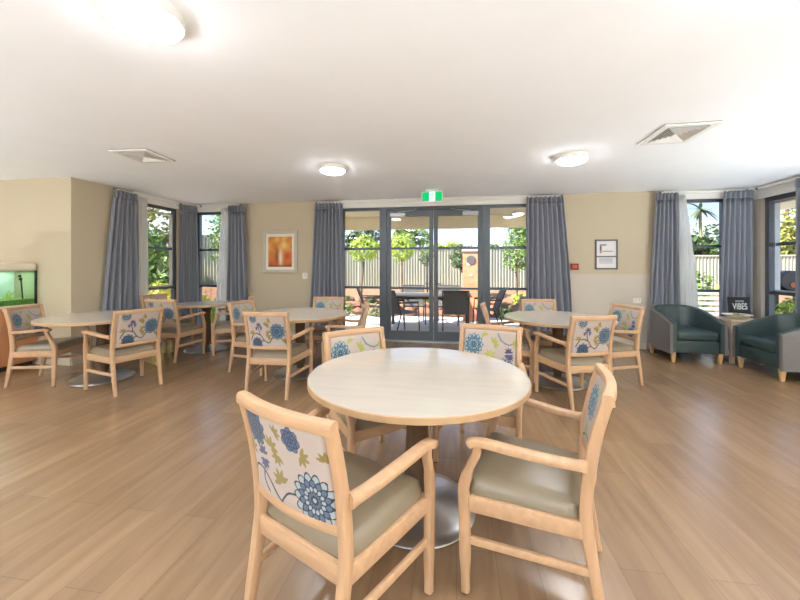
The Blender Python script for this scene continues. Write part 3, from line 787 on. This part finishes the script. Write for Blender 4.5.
# ------------------------------------------------------------------ tub armchairs
def tub():
    t = thing('tub_armchair', None, 'armchair')
    # plan outline (U): from front-left arm, round the back, to front-right arm. facing +Y
    W, D = .355, .36
    def outline(off, n=44):
        pts = []; w, d = W - off, D - off; rc = .24 - off * .6
        pts += [(-w, D - .02), (-w, .12), (-w, 0.0)]
        for i in range(0, 11): a = i / 10 * math.pi / 2; pts.append((-w + rc - rc * math.cos(a), -d + rc - rc * math.sin(a)))
        pts = pts[:3] + [(-w, -d + rc + .05)] + pts[3:]
        right = [(-x, y) for x, y in reversed(pts)]
        return pts + right
    OUT, INN = outline(0), outline(.085)
    def ztop(p):
        s = (D - .02 - p[1]) / (2 * D - .02); return .55 + .2 * (s ** .8 if s > 0 else 0)
    def shell(o1, o2, zb, dz, name, m):
        b = B(); rings = []
        for p, q in zip(o1, o2):
            z = ztop(p) + dz; mid = ((p[0] + q[0]) / 2, (p[1] + q[1]) / 2)
            prof = [(p, zb), (p, z - .025), ((p[0] * .85 + q[0] * .15, p[1] * .85 + q[1] * .15), z - .006), (mid, z), ((p[0] * .15 + q[0] * .85, p[1] * .15 + q[1] * .85), z - .006), (q, z - .025), (q, zb)]
            rings.append([b.bm.verts.new((a[0], a[1], zz)) for a, zz in prof])
        for r0, r1 in zip(rings, rings[1:]):
            for i in range(6): b.bm.faces.new((r0[i], r0[i + 1], r1[i + 1], r1[i]))
            b.bm.faces.new((r0[6], r0[0], r1[0], r1[6]))
        b.bm.faces.new(rings[0]); b.bm.faces.new(list(reversed(rings[-1])))
        return b.build(name, m, t, True, 50)
    shell(OUT, outline(.04), .13, 0, 'outer_shell', 'tub_grey')
    shell(outline(.038), INN, .15, .006, 'inner_back', 'tub_green')
    B().box((0, .02, .225), (.53, .60, .17), bevel=.015).build('seat_base', 'tub_green', t, True, 50)
    B().box((0, .02, .375), (.53, .62, .13), bevel=.045, seg=4).build('seat_cushion', 'tub_green', t, True, 60)
    for x in (-.29, .29):
        for y in (.29, -.26):
            B().box((x, y, .072), (.055, .055, .144), bevel=.006, taper=.62).build('leg', 'leg_wood', t)
    return t
tb = tub(); tb.location = (3.28, 5.78, 0); tb.rotation_euler = (0, 0, R(180)); tb['label'] = 'teal vinyl tub armchair with grey outer shell in front of the back-wall curtain'
t2 = copy_tree(tb); t2.location = (4.03, 5.08, 0); t2.rotation_euler = (0, 0, R(92)); t2['label'] = 'teal vinyl tub armchair at the right edge of the photo, facing left'

t = thing('side_table', 'pale timber side table between the two teal armchairs', 'side table', (3.95, 5.72, 0))
B().box((0, 0, .585), (.44, .38, .03), bevel=.005).build('tabletop', 'side_wood', t)
for x in (-.185, .185):
    for y in (-.155, .155): B().bx(x - .022, x + .022, y - .022, y + .022, 0, .57).build('leg', 'side_wood', t)
B().bx(-.163, .163, -.17, -.15, .47, .57).bx(-.163, .163, .15, .17, .47, .57).bx(-.2, -.18, -.133, .133, .50, .57).bx(.18, .2, -.133, .133, .50, .57).build('apron', 'side_wood', t)
B().bx(-.19, .19, -.16, .16, .10, .12).build('shelf', 'side_wood', t)
t = thing('ceramic_bowl', 'shallow cream bowl on the side table in front of the black sign', 'bowl', (3.88, 5.64, .6))
B().lathe([(.045, 0), (.05, .006), (.12, .035), (.165, .065), (.17, .07), (.16, .067), (.11, .035), (.04, .014), (.01, .012)], 32).build('bowl_body', 'bowl', t, True)
lf = B()
rn = random.Random(3)
for i in range(22):
    a = rn.uniform(0, 6.28); r = rn.uniform(0, .06)
    lf.box((r * math.cos(a), r * math.sin(a), .045 + rn.uniform(0, .03)), (.05, .022, .004), Matrix.Rotation(a, 3, 'Z') @ Matrix.Rotation(rn.uniform(-.7, .7), 3, 'Y'))
lf.build('succulent_leaves', 'leaf_grey', t)
# black VIBES block
t = thing('lettered_sign', 'black block sign with white lettering leaning on the side table by the curtain', 'sign', (4.065, 5.845, .6), R(0))
tilt = Matrix.Rotation(R(-6), 3, 'X')
B().box(tilt @ Vector((0, .012, .15)), (.27, .024, .29), tilt, bevel=.002).build('block', 'black', t)
B().box(tilt @ Vector((0, -.0015, .15)), (.268, .004, .288), tilt).build('black_face', 'black', t)
def text(body, size, loc, parent, name, m, rot, ext=.001, sx=1):
    cu = bpy.data.curves.new(name, 'FONT'); cu.body = body; cu.size = size; cu.align_x = 'CENTER'; cu.align_y = 'CENTER'; cu.extrude = ext; cu.offset = .0012 if size > .05 else 0
    tmp = bpy.data.objects.new('tmp_text', cu); COL.objects.link(tmp)
    me = bpy.data.meshes.new_from_object(tmp.evaluated_get(bpy.context.evaluated_depsgraph_get()))
    bpy.data.objects.remove(tmp); bpy.data.curves.remove(cu)
    for v in me.vertices: v.co.x *= sx
    me.materials.clear(); me.materials.append(M[m]); me.name = name
    o = bpy.data.objects.new(name, me); link(o, parent); o.location = loc; o.rotation_euler = rot; return o
bpy.context.view_layer.update()
text('GOOD', .036, tilt @ Vector((0, -.0045, .232)), t, 'small_word', 'lettering', (R(84), 0, 0), sx=1.0)
text('VIBES', .128, tilt @ Vector((0, -.0045, .155)), t, 'large_word', 'lettering', (R(84), 0, 0), sx=.62)
text('ONLY', .03, tilt @ Vector((.0, -.0045, .09)), t, 'lower_word', 'lettering', (R(84), 0, 0)) if False else None

# ------------------------------------------------------------------ fish tank on cabinet
t = thing('timber_cabinet', 'orange timber cabinet under the fish tank at the left edge', 'cabinet', (-5.87, 3.57, 0), R(90))
B().bx(-.46, .46, -.19, .2, .06, .80).build('carcass', 'cab_wood', t); B().bx(-.43, .43, -.16, .2, 0, .06).build('plinth', 'dark_metal', t)
for x in (-.228, .228):
    d = B().box((x, -.20, .43), (.448, .02, .72), bevel=.003).build('cabinet_door', 'cab_wood', t)
    B().tube([(x * .15, -.212, .5), (x * .15, -.23, .5), (x * .15, -.23, .6), (x * .15, -.212, .6)], .005).build('handle', 'alu_light', d)
t = thing('fish_tank', 'green fish tank with cream lid on the timber cabinet', 'aquarium', (-5.87, 3.57, .8), R(90))
w, d, h = .45, .18, .48
B().bx(-w, w, -d, -d + .008, .03, h).build('front_glass', 'water', t)
B().bx(-w, -w + .008, -d + .008, d, .03, h).build('side_glass', 'water', t); B().bx(w - .008, w, -d + .008, d, .03, h).build('side_glass', 'water', t)
B().bx(-w + .01, w - .01, d - .02, d, .03, h).build('back_panel', 'tank_back', t)
B().bx(-w - .01, w + .01, -d - .01, d + .01, 0, .03).build('base_trim', 'lid', t)
lid = B().box((0, 0, h + .055), (.92, .39, .115), bevel=.03, seg=4).build('lid', 'lid', t, True)
B().blob((.1, 0, h + .118), (.018, .018, .014), 2).build('lid_knob', 'black', lid, True)
for x in (-w, w): B().box((x * 1.005, -d - .002, (h + .03) / 2), (.022, .02, h - .03)).build('corner_trim', 'black', t)
B().bx(-w + .012, w - .012, -d + .012, d - .022, .03, .10).build('gravel', 'gravel', t)
pl = B(); rn = random.Random(5)
for i in range(46):
    x = rn.uniform(-w + .05, w - .05); y = rn.uniform(-d + .04, d - .05); hh = rn.uniform(.05, .16) * (1.5 if x < 0 else .8)
    pl.sweep([(x, y, .1), (x + rn.uniform(-.02, .02), y, .1 + hh * .5), (x + rn.uniform(-.04, .04), y + rn.uniform(-.02, .02), .1 + hh)], [(.012, .003), (.014, .003), (.003, .002)])
pl.build('water_plants', 'leaf_lime', t)
B().tube([(.36, -.1, .1), (.34, -.1, .36)], .008).blob((.335, -.1, .37), (.02, .02, .022), 2).blob((.325, -.1, .41), (.018, .018, .02), 2).build('filter_tube', 'black', t, True)
B().tube([(-.05, .1, .06), (-.05, .1, .46)], .03, 12).build('filter_column', 'frame_grey', t, True)
em = bpy.data.lights.new('tank_lamp', 'AREA'); em.shape = 'RECTANGLE'; em.size = .8; em.size_y = .2; em.energy = 1.5; em.color = (.93, 1, .96)
lo = bpy.data.objects.new('tank_lamp', em); link(lo, t); lo.location = (0, 0, h - .005)

# ------------------------------------------------------------------ outdoors
struct(B().bx(-16, 16, 6.46, 9.7, -.12, -.03).build('patio_paving', 'concrete'))
b = B(); nxs = 60; prof = [(9.7, -.06), (9.75, .02), (10.3, .22), (11.2, .42), (12.3, .52), (14, .55), (40, .4), (40, -.5), (9.7, -.5)]
b.prism([(y, z) for y, z in prof], -30, 30, 'x'); struct(b.build('garden_ground', 'mulch'))
struct(B().bx(-22, -7.7, -12, 9.7, -.2, -.04).bx(4.75, 22, -12, 9.7, -.2, -.04).bx(-22, 22, -20, -4.25, -.2, -.04).build('yard_ground', 'concrete'))
# raised bed beyond the left bay
struct(B().bx(-14, -5.6, 8.9, 9.7, -.05, .75).build('raised_bed', 'mulch'))

def fence(label, x0, x1, y, z0, z1, ang=0, loc=None):
    t = thing('metal_fence', label, 'fence', loc or (0, 0, 0), ang)
    b = B(); n = int((x1 - x0) / .1); poly = []
    for i in range(n):
        a = x0 + (x1 - x0) * i / n; w = (x1 - x0) / n
        poly += [(a, y), (a + w * .30, y), (a + w * .42, y - .035), (a + w * .62, y - .035), (a + w * .74, y)]
    poly2 = poly + [(x1, y)] + [(x1, y + .02), (x0, y + .02)]
    b.prism(poly2, z0, z1, 'z'); b.build('ribbed_sheet', 'fence', t)
    B().bx(x0, x1, y - .055, y + .035, z1 - .03, z1 + .02).build('top_rail', 'fence', t)
    k = 0; x = x0
    while x <= x1 + .01:
        B().bx(x - .03, x + .03, y - .05, y + .03, z0, z1 + .025).build('post', 'fence', t); x += 2.4
    return t
fence('grey ribbed steel fence seen through the glass doors, behind the small trees', -6, 5.2, 12.9, .45, 2.0)
fence('lower grey ribbed steel fence seen through the right-hand windows', 5.2, 19, 12.9, .3, 1.68)
fence('grey ribbed steel fence seen through the left bay window', -16, -6, 9.75, .5, 2.28)

# verandah roof
t = thing('verandah_roof', 'cream verandah ceiling over the patio outside the doors', 'verandah roof', (0, 6.46, 2.38))
B().bx(-3.4, 2.85, 0, .92, 0, .06).build('soffit', 'soffit', t)
B().bx(-3.4, 2.85, .84, .92, -.27, 0).build('eave_beam', 'soffit', t)
B().bx(-3.5, 2.95, -.0, 1.0, .06, .12).build('roof_sheet', 'alu', t)
for x in (-3.3, 2.75): B().bx(x - .05, x + .05, .83, .93, -2.41, -.27).build('post', 'alu', t)
oyster('verandah_light', 'small round lamp on the verandah ceiling outside the right sidelight', 1.16, 6.98, .11, mdl='lamp_out', z=2.38)
# eave strip outside the right wall
tag(B().bx(4.72, 5.5, 3.5, 7.0, 2.30, 2.40).build('eave', 'soffit'), 'brown eave visible at the top of the right wall window', 'eave')

# brick pillar
t = thing('brick_pillar', 'orange brick pillar on the patio with a round ornament', 'pillar', (.36, 9.17, -.03))
B().bx(-.19, .19, -.19, .19, 0, 1.74).build('brick_shaft', 'brick', t)
B().bx(-.22, .22, -.22, .22, 1.74, 1.80).build('cap', 'concrete', t)
o = B(); o.lathe([(.001, 0), (.105, 0), (.11, .01), (.105, .02), (.001, .02)], 24)
for v in o.bm.verts: v.co = Vector((v.co.x, -.19 - v.co.z, v.co.y + 1.53))
o.build('round_ornament', 'frame_grey', t)
o = B(); o.lathe([(.001, 0), (.04, 0), (.04, .01), (.001, .01)], 16)
for v in o.bm.verts: v.co = Vector((v.co.x - .06, -.19 - v.co.z, v.co.y + 1.42))
o.box((.0, -.195, 1.15), (.06, .01, .05)).build('white_plaque', 'white', t)

# foliage
def foliage(b, c, rad, n, size, seed, hollow=.55):
    rn = random.Random(seed)
    for _ in range(n):
        while True:
            d = Vector((rn.uniform(-1, 1), rn.uniform(-1, 1), rn.uniform(-1, 1)))
            if .1 < d.length < 1: break
        d.normalize(); k = rn.uniform(hollow, 1) ** .5
        k *= 1 + .16 * math.sin(d.x * 5 + seed) * math.cos(d.z * 6 + seed * 2) + .1 * math.sin(d.y * 9 + seed)
        p = Vector((c[0] + d.x * rad[0] * k, c[1] + d.y * rad[1] * k, c[2] + d.z * rad[2] * k))
        nrm = (d + Vector((rn.gauss(0, .6), rn.gauss(0, .6), rn.gauss(.3, .6)))).normalized()
        u = nrm.orthogonal().normalized(); u = Matrix.Rotation(rn.uniform(0, 6.28), 3, nrm) @ u; v = nrm.cross(u)
        s = size * rn.uniform(.6, 1.3)
        b.bm.faces.new([b.bm.verts.new(p + u * s), b.bm.verts.new(p + v * s * .45 + nrm * s * .12), b.bm.verts.new(p - u * s), b.bm.verts.new(p - v * s * .45 + nrm * s * .12)])
    return b
def tree(name, label, x, y, z0, crown_z, rad, n, size, m, seed, cat='tree', trunk_r=.04, lean=0., group=None, blobs=1, hollow=.45):
    t = thing(name, label, cat, (x, y, z0), 0, group)
    b = B(); rn = random.Random(seed)
    if blobs == 1: foliage(b, (lean, 0, crown_z - z0), rad, n, size, seed, hollow)
    else:
        for k in range(blobs):
            c = (lean + rn.uniform(-.65, .65) * rad[0], rn.uniform(-.5, .5) * rad[1], crown_z - z0 + rn.uniform(-.65, .65) * rad[2]); f = rn.uniform(.4, .62)
            foliage(b, c, (rad[0] * f, rad[1] * f, rad[2] * f), n // blobs, size, seed + k, hollow)
    b.build('crown', m, t)
    if trunk_r > 0:
        h = crown_z - z0
        B().tube([(0, 0, -.1), (lean * .3, 0, h * .4), (lean * .8, 0, h * .8), (lean, 0, h + rad[2] * .5)], [trunk_r, trunk_r * .9, trunk_r * .75, trunk_r * .3]).build('trunk', 'bark', t, True)
    return t
# small standard trees on the garden bank
tree('standard_tree', 'lime-green ball-headed small tree outside the left sidelight', -2.85, 10.4, .2, 1.86, (.47, .4, .42), 900, .055, 'leaf_lime', 1, lean=.12)
tree('standard_tree', 'lime-green ball-headed small tree seen through the left door leaf', -1.62, 10.6, .25, 1.9, (.42, .4, .45), 900, .055, 'leaf_lime', 2)
tree('standard_tree', 'thin pale small tree seen beside the meeting stiles of the doors', -.9, 11.2, .4, 1.75, (.28, .25, .42), 350, .05, 'leaf_mid', 3, trunk_r=.025)
tree('standard_tree', 'dark green small tree left of the brick pillar', .22, 10.8, .3, 1.58, (.42, .4, .42), 900, .055, 'leaf_dark', 4)
tree('standard_tree', 'dark green small tree right of the brick pillar', 1.75, 10.8, .3, 1.75, (.42, .4, .55), 900, .055, 'leaf_mid', 5)
tree('standard_tree', 'small green tree outside the right end of the sidelight', 2.6, 11.2, .4, 1.2, (.22, .2, .4), 320, .05, 'leaf_mid', 6, trunk_r=.02)
# garden shrubs
for i, (x, y, z, r, m, lab) in enumerate((
        (-.95, 10.3, .22, .2, 'leaf_lime', 'bright green round shrub behind the patio table, through the left door leaf'),
        (.2, 10.3, .22, .17, 'leaf_lime', 'bright green low shrub left of the brick pillar'),
        (1.75, 10.2, .2, .22, 'leaf_lime', 'bright green shrub outside the right sidelight, left of two'),
        (2.2, 9.95, .1, .2, 'leaf_mid', 'green spiky shrub outside the right sidelight, right of two'),
        (-3.3, 10.1, .15, .2, 'leaf_mid', 'low green shrub among the rocks, outside the left sidelight'),
        (-2.4, 10.0, .1, .17, 'leaf_dark', 'low dark shrub among the rocks beside the left door post'))):
    tree('garden_shrub', lab, x, y, z, z + r * .9, (r, r, r), 240, .05, m, 20 + i, 'shrub', .012)
for i, (x, y, m, lab) in enumerate(((-3.0, 9.35, 'leaf_mid', 'leafy clump in front of the boulders at the left sidelight'), (-2.1, 9.4, 'leaf_grey', 'grey-green clump in front of the boulders behind the brown patio chair'), (1.2, 9.4, 'leaf_dark', 'dark leafy clump in front of the boulders right of the brick pillar'), (2.0, 9.35, 'leaf_grey', 'grey-green clump in front of the boulders at the right sidelight'))):
    tree('garden_clump', lab, x, y, -.03, .16, (.24, .18, .2), 220, .05, m, 90 + i, 'shrub', 0)
# planting outside the left bay
for i, (x, y, r, h, m, lab) in enumerate((
        (-5.75, 7.2, .34, .36, 'leaf_yellow', 'yellow-green shrub low outside the left bay back window'),
        (-5.1, 7.1, .3, .3, 'leaf_lime', 'lime shrub low outside the left bay back window, nearer the picture'),
        (-6.5, 6.9, .36, .5, 'leaf_yellow', 'yellow-green shrub outside the left bay side window'),
        (-7.2, 7.6, .45, .5, 'leaf_mid', 'mid green shrub outside the left bay side window'))):
    tree('bay_shrub', lab, x, y, -.04, h, (r, r, h), 500, .06, m, 40 + i, 'shrub', .02)
tree('bay_tree', 'slender tree outside the left bay back window', -6.35, 9.0, .7, 2.25, (.45, .45, 1.1), 700, .07, 'leaf_mid', 50, trunk_r=.04, hollow=.2)
tree('bay_tree', 'dense dark tree filling the lower left bay side window', -9.2, 9.0, 0, 1.2, (1.6, .6, 1.1), 3200, .10, 'leaf_mid', 51, trunk_r=.1, blobs=5)
tree('bay_tree', 'loose tall tree in the upper left bay side window', -9.7, 9.6, 0, 3.3, (1.7, .8, 1.4), 1500, .10, 'leaf_olive', 52, trunk_r=.11, blobs=6)
# trees beyond the fence
for i, (x, y, cz, r, rz, n, m, lab) in enumerate((
        (-3.9, 15.5, 2.35, 1.2, .75, 1600, 'leaf_dark', 'dark tree beyond the fence, far left of the door view'),
        (-2.2, 16.0, 2.5, 1.1, .9, 1600, 'leaf_mid', 'mid green tree beyond the fence behind the left door leaf'),
        (-.6, 15.5, 1.9, .8, .45, 800, 'leaf_lime', 'low lime tree beyond the fence at the centre of the doors'),
        (1.6, 15.5, 1.7, .9, .5, 700, 'leaf_mid', 'low green tree just above the fence behind the brick pillar'),
        (3.6, 15.0, 2.5, 1.3, 1.0, 2000, 'leaf_mid', 'green tree beyond the fence behind the right sidelight'),
        (9.0, 15.5, 1.9, 1.5, .65, 1800, 'leaf_dark', 'dark hedge tree above the fence in the window behind the armchairs'),
        (10.6, 16.0, 2.4, 1.3, 1.2, 1100, 'leaf_grey', 'grey-green loose tree in the window behind the armchairs'),
        (11.6, 14.6, 3.1, 1.3, 1.9, 2400, 'leaf_olive', 'olive-green tree filling the right wall window'),
        (14.6, 15.5, 2.3, 1.5, .9, 1500, 'leaf_mid', 'mid green tree low behind the fence at the right wall window'))):
    tree('background_tree', lab, x, y, .4, cz, (r, r * .7, rz), n, .11, m, 60 + i, trunk_r=.1, blobs=5)
# palm
t = thing('palm_tree', 'tall palm tree against the sky in the window behind the armchairs', 'palm tree', (9.2, 15.2, .4))
B().tube([(0, 0, -.1), (.05, 0, 1.5), (0, 0, 3.12)], [.04, .045, .055]).build('trunk', 'palm_bark', t, True)
b = B(); rn = random.Random(9)
for i in range(26):
    a = rn.uniform(0, 6.28); el = rn.uniform(-.5, 1.1); L = rn.uniform(.45, .7)
    pts = []
    for k in range(6):
        s = k / 5; pts.append((L * s * math.cos(a) * math.cos(el * (1 - .4 * s)), L * s * math.sin(a) * math.cos(el), 3.12 + L * s * math.sin(el) - .45 * s * s * L))
    b.sweep(pts, [(.05, .01), (.1, .01), (.12, .008), (.1, .008), (.06, .006), (.01, .004)], side=(-math.sin(a), math.cos(a), 0))
b.build('fronds', 'leaf_palm', t)
# shrubs near the right windows
tree('window_shrub', 'green shrub low outside the window behind the left armchair', 4.95, 8.3, -.04, .72, (.3, .3, .5), 420, .06, 'leaf_mid', 80, 'shrub', .02)
tree('window_shrub', 'low green shrub outside the window behind the side table', 5.75, 8.4, -.04, .75, (.28, .3, .4), 400, .06, 'leaf_lime', 81, 'shrub', .02)
tree('window_shrub', 'lime shrub low outside the right wall window, below the dark hood', 5.95, 7.1, -.04, .45, (.5, .24, .42), 800, .06, 'leaf_lime', 82, 'shrub', .02)
# slatted bench outside right back window
t = thing('slatted_bench', 'pale slatted bench outside the window behind the armchairs', 'bench', (4.75, 7.5, -.03))
for k in range(6): B().box((0, .12 - .012 * k, .36 + .1 * k), (1.5, .025, .06), bevel=.004).build('slat', 'slat_pale', t)
for k in range(4): B().box((0, -.35 + .11 * k, .36), (1.5, .085, .025), bevel=.004).build('slat', 'slat_pale', t)
for x in (-.65, .65):
    B().bx(x - .03, x + .03, .13, .18, 0, .92).build('leg', 'slat_pale', t); B().bx(x - .03, x + .03, -.36, -.30, 0, .345).build('leg', 'slat_pale', t)
# dark round hood outside the right wall window
t = thing('barbecue', 'dark round-hooded barbecue with a copper badge outside the right wall window', 'barbecue', (6.02, 7.6, -.03))
o = B(); o.lathe([(.001, -.16), (.25, -.16), (.28, -.12), (.28, .12), (.25, .16), (.001, .16)], 36)
for v in o.bm.verts:
    x, y, z = v.co; v.co = Vector((x * .8, z, y * (.95 if y > 0 else .7) * .8 + 1.08))
o.build('hood', 'hood', t, True)
o = B(); o.lathe([(.001, 0), (.055, 0), (.055, .012), (.001, .012)], 20)
for v in o.bm.verts: v.co = Vector((v.co.x * 1.2, -.162 - v.co.z, v.co.y * .8 + 1.03))
bd = o.build('badge', 'orange', t)
B().bx(-.27, .27, -.15, .15, .86, .94).build('firebox', 'black', t)
for x in (-.24, .24):
    for y in (-.12, .12): B().bx(x - .02, x + .02, y - .02, y + .02, 0, .87).build('leg', 'black', t)

# rocks along the bank: all of one kind
rn = random.Random(21); ROCKS = []
row_y = (9.75, 10.05, 10.4)
idx = 0
names = []
for row, (yy, zz) in enumerate(((9.72, .0), (10.0, .13), (10.4, .24))):
    x = -4.6 + row * .2
    while x < 4.6:
        w = rn.uniform(.17, .30); h = rn.uniform(.10, .17)
        r = B().blob((0, 0, 0), (w, w * .7, h), 2, .14, idx).build('garden_rock', 'rock', None, False)
        r.location = (x, yy + rn.uniform(-.05, .05), zz + h * .55); r.rotation_euler = (0, 0, rn.uniform(-.4, .4))
        tag(r, 'reddish sandstone boulder in the garden bank behind the patio', 'rock', 'sandstone boulders edging the garden bank')
        x += w * 2.1; idx += 1

# ------------------------------------------------------------------ patio furniture
def patio_chair(m):
    t = thing('patio_chair', None, 'patio chair')
    B().sweep([(0, .24, .43), (0, -.02, .415), (0, -.2, .42)], [(.46, .012)] * 3).build('seat', m, t)
    B().sweep([(0, -.2, .42), (0, -.27, .62), (0, -.36, .88)], [(.46, .012)] * 3).build('backrest', m, t)
    for s in (-1, 1):
        x = s * .25
        B().tube([(x, .26, 0), (x, .24, .43), (x, .22, .63), (x, -.27, .65)], .014).build('front_leg', 'dark_metal', t, True)
        B().tube([(x, -.34, 0), (x, -.2, .42), (x, -.27, .63), (x, -.37, .89)], .014).build('rear_leg', 'dark_metal', t, True)
        B().box((x, -.02, .652), (.045, .5, .02), bevel=.006).build('armrest', 'dark_metal', t)
    B().tube([(-.25, -.37, .89), (.25, -.37, .89)], .014).tube([(-.25, .24, .43), (.25, .24, .43)], .012).build('cross_bar', 'dark_metal', t, True)
    return t
def pput(o, x, y, a, l): o.location = (x, y, -.03); o.rotation_euler = (0, 0, R(a - 90)); o['label'] = l
pc = patio_chair('sling')
pput(pc, -.02, 7.3, 92, 'dark sling patio chair on the near side of the patio table')
pput(copy_tree(pc), -1.1, 7.2, 45, 'dark sling patio chair beside the left door post, turned to the table')
pput(copy_tree(pc), -1.0, 8.5, -80, 'dark patio chair on the far side of the patio table, left one of two')
pput(copy_tree(pc), -.2, 8.5, -92, 'dark patio chair on the far side of the patio table, right one of two')
pput(copy_tree(pc), .66, 8.02, 186, 'dark sling patio chair at the right end of the patio table')
pb = patio_chair('sling_brown')
pput(pb, -1.95, 8.2, 12, 'brown sling patio chair seen through the left sidelight, facing right')
t = thing('patio_table', 'long patio table with pale top and dark legs outside the glass doors', 'patio table', (-.62, 7.95, -.03))
for k in range(5): B().box((0, -.34 + .17 * k, .735), (1.9, .16, .03), bevel=.004).build('top_board', 'out_top', t)
B().bx(-.9, .9, -.4, -.36, .66, .718).bx(-.9, .9, .36, .4, .66, .718).bx(-.9, -.86, -.36, .36, .66, .718).bx(.86, .9, -.36, .36, .66, .718).build('apron', 'dark_metal', t)
for x in (-.86, .86):
    for y in (-.36, .36): B().bx(x - .03, x + .03, y - .03, y + .03, 0, .66).build('leg', 'dark_metal', t)
t = thing('notice_board', 'dark panel board in a pale frame standing outside the right sidelight', 'board', (1.53, 8.3, -.03))
B().bx(-.10, .10, -.01, .01, .06, .66).build('dark_panel', 'black', t)
B().bx(-.13, -.10, -.018, .018, 0, .7).bx(.10, .13, -.018, .018, 0, .7).bx(-.10, .10, -.018, .018, .66, .7).bx(-.10, .10, -.018, .018, .03, .06).build('pale_frame', 'out_top', t)
B().sweep([(0, .02, .6), (0, .2, 0)], [(.2, .02)] * 2).build('rear_prop', 'out_top', t)

# ------------------------------------------------------------------ light
w = bpy.data.worlds.new('World'); scene.world = w; w.use_nodes = True
nt = w.node_tree; bg = nt.nodes['Background']
tc = nt.nodes.new('ShaderNodeTexCoord'); sx = nt.nodes.new('ShaderNodeSeparateXYZ'); nt.links.new(tc.outputs['Generated'], sx.inputs[0])
sky = nt.nodes.new('ShaderNodeValToRGB'); el = sky.color_ramp.elements
el[0].position = 0; el[0].color = (.80, .88, .96, 1); el[1].position = 1; el[1].color = (.16, .34, .78, 1)
for p_, c_ in ((.06, (.60, .76, .95, 1)), (.14, (.38, .60, .93, 1)), (.35, (.24, .46, .88, 1))):
    e_ = el.new(p_); e_.color = c_
nt.links.new(sx.outputs['Z'], sky.inputs[0])
cn = nt.nodes.new('ShaderNodeTexNoise'); cn.inputs['Scale'].default_value = 5; cn.inputs['Detail'].default_value = 6
cm = nt.nodes.new('ShaderNodeMapping'); cm.inputs['Scale'].default_value = (1, 1, 3.5); nt.links.new(tc.outputs['Generated'], cm.inputs[0]); nt.links.new(cm.outputs[0], cn.inputs['Vector'])
cr = nt.nodes.new('ShaderNodeValToRGB'); cr.color_ramp.elements[0].position = .5; cr.color_ramp.elements[1].position = .72
nt.links.new(cn.outputs['Fac'], cr.inputs[0])
cx_ = nt.nodes.new('ShaderNodeMix'); cx_.data_type = 'RGBA'; cx_.inputs[7].default_value = (.95, .96, .98, 1)
nt.links.new(cr.outputs[0], cx_.inputs[0]); nt.links.new(sky.outputs[0], cx_.inputs[6]); nt.links.new(cx_.outputs[2], bg.inputs[0])
bg.inputs[1].default_value = .85
sd = bpy.data.lights.new('sun', 'SUN'); sd.energy = 6.8; sd.angle = R(1.0); sd.color = (1, .95, .86)
so = bpy.data.objects.new('sun', sd); link(so)
dirv = Vector((-.60, -.34, .73))          # towards the sun
so.rotation_euler = dirv.to_track_quat('Z', 'Y').to_euler(); so.location = (0, 0, 12)

# ------------------------------------------------------------------ camera
cd = bpy.data.cameras.new('camera'); cam = bpy.data.objects.new('camera', cd); link(cam)
cam.location = (0, 0, 1.345); cam.rotation_euler = (R(90), 0, R(9))
cd.sensor_width = 36; cd.lens = 355 / 800 * 36; cd.shift_y = -34 / 800
cd.clip_start = .05; cd.clip_end = 200
scene.camera = cam

vs = scene.view_settings
scene.display_settings.display_device = 'sRGB'
vs.view_transform = 'Standard'; vs.look = 'None'; vs.gamma = 1; vs.use_curve_mapping = False
vs.exposure = 1.27
scene.cycles.max_bounces = 12; scene.cycles.diffuse_bounces = 6; scene.cycles.transparent_max_bounces = 16
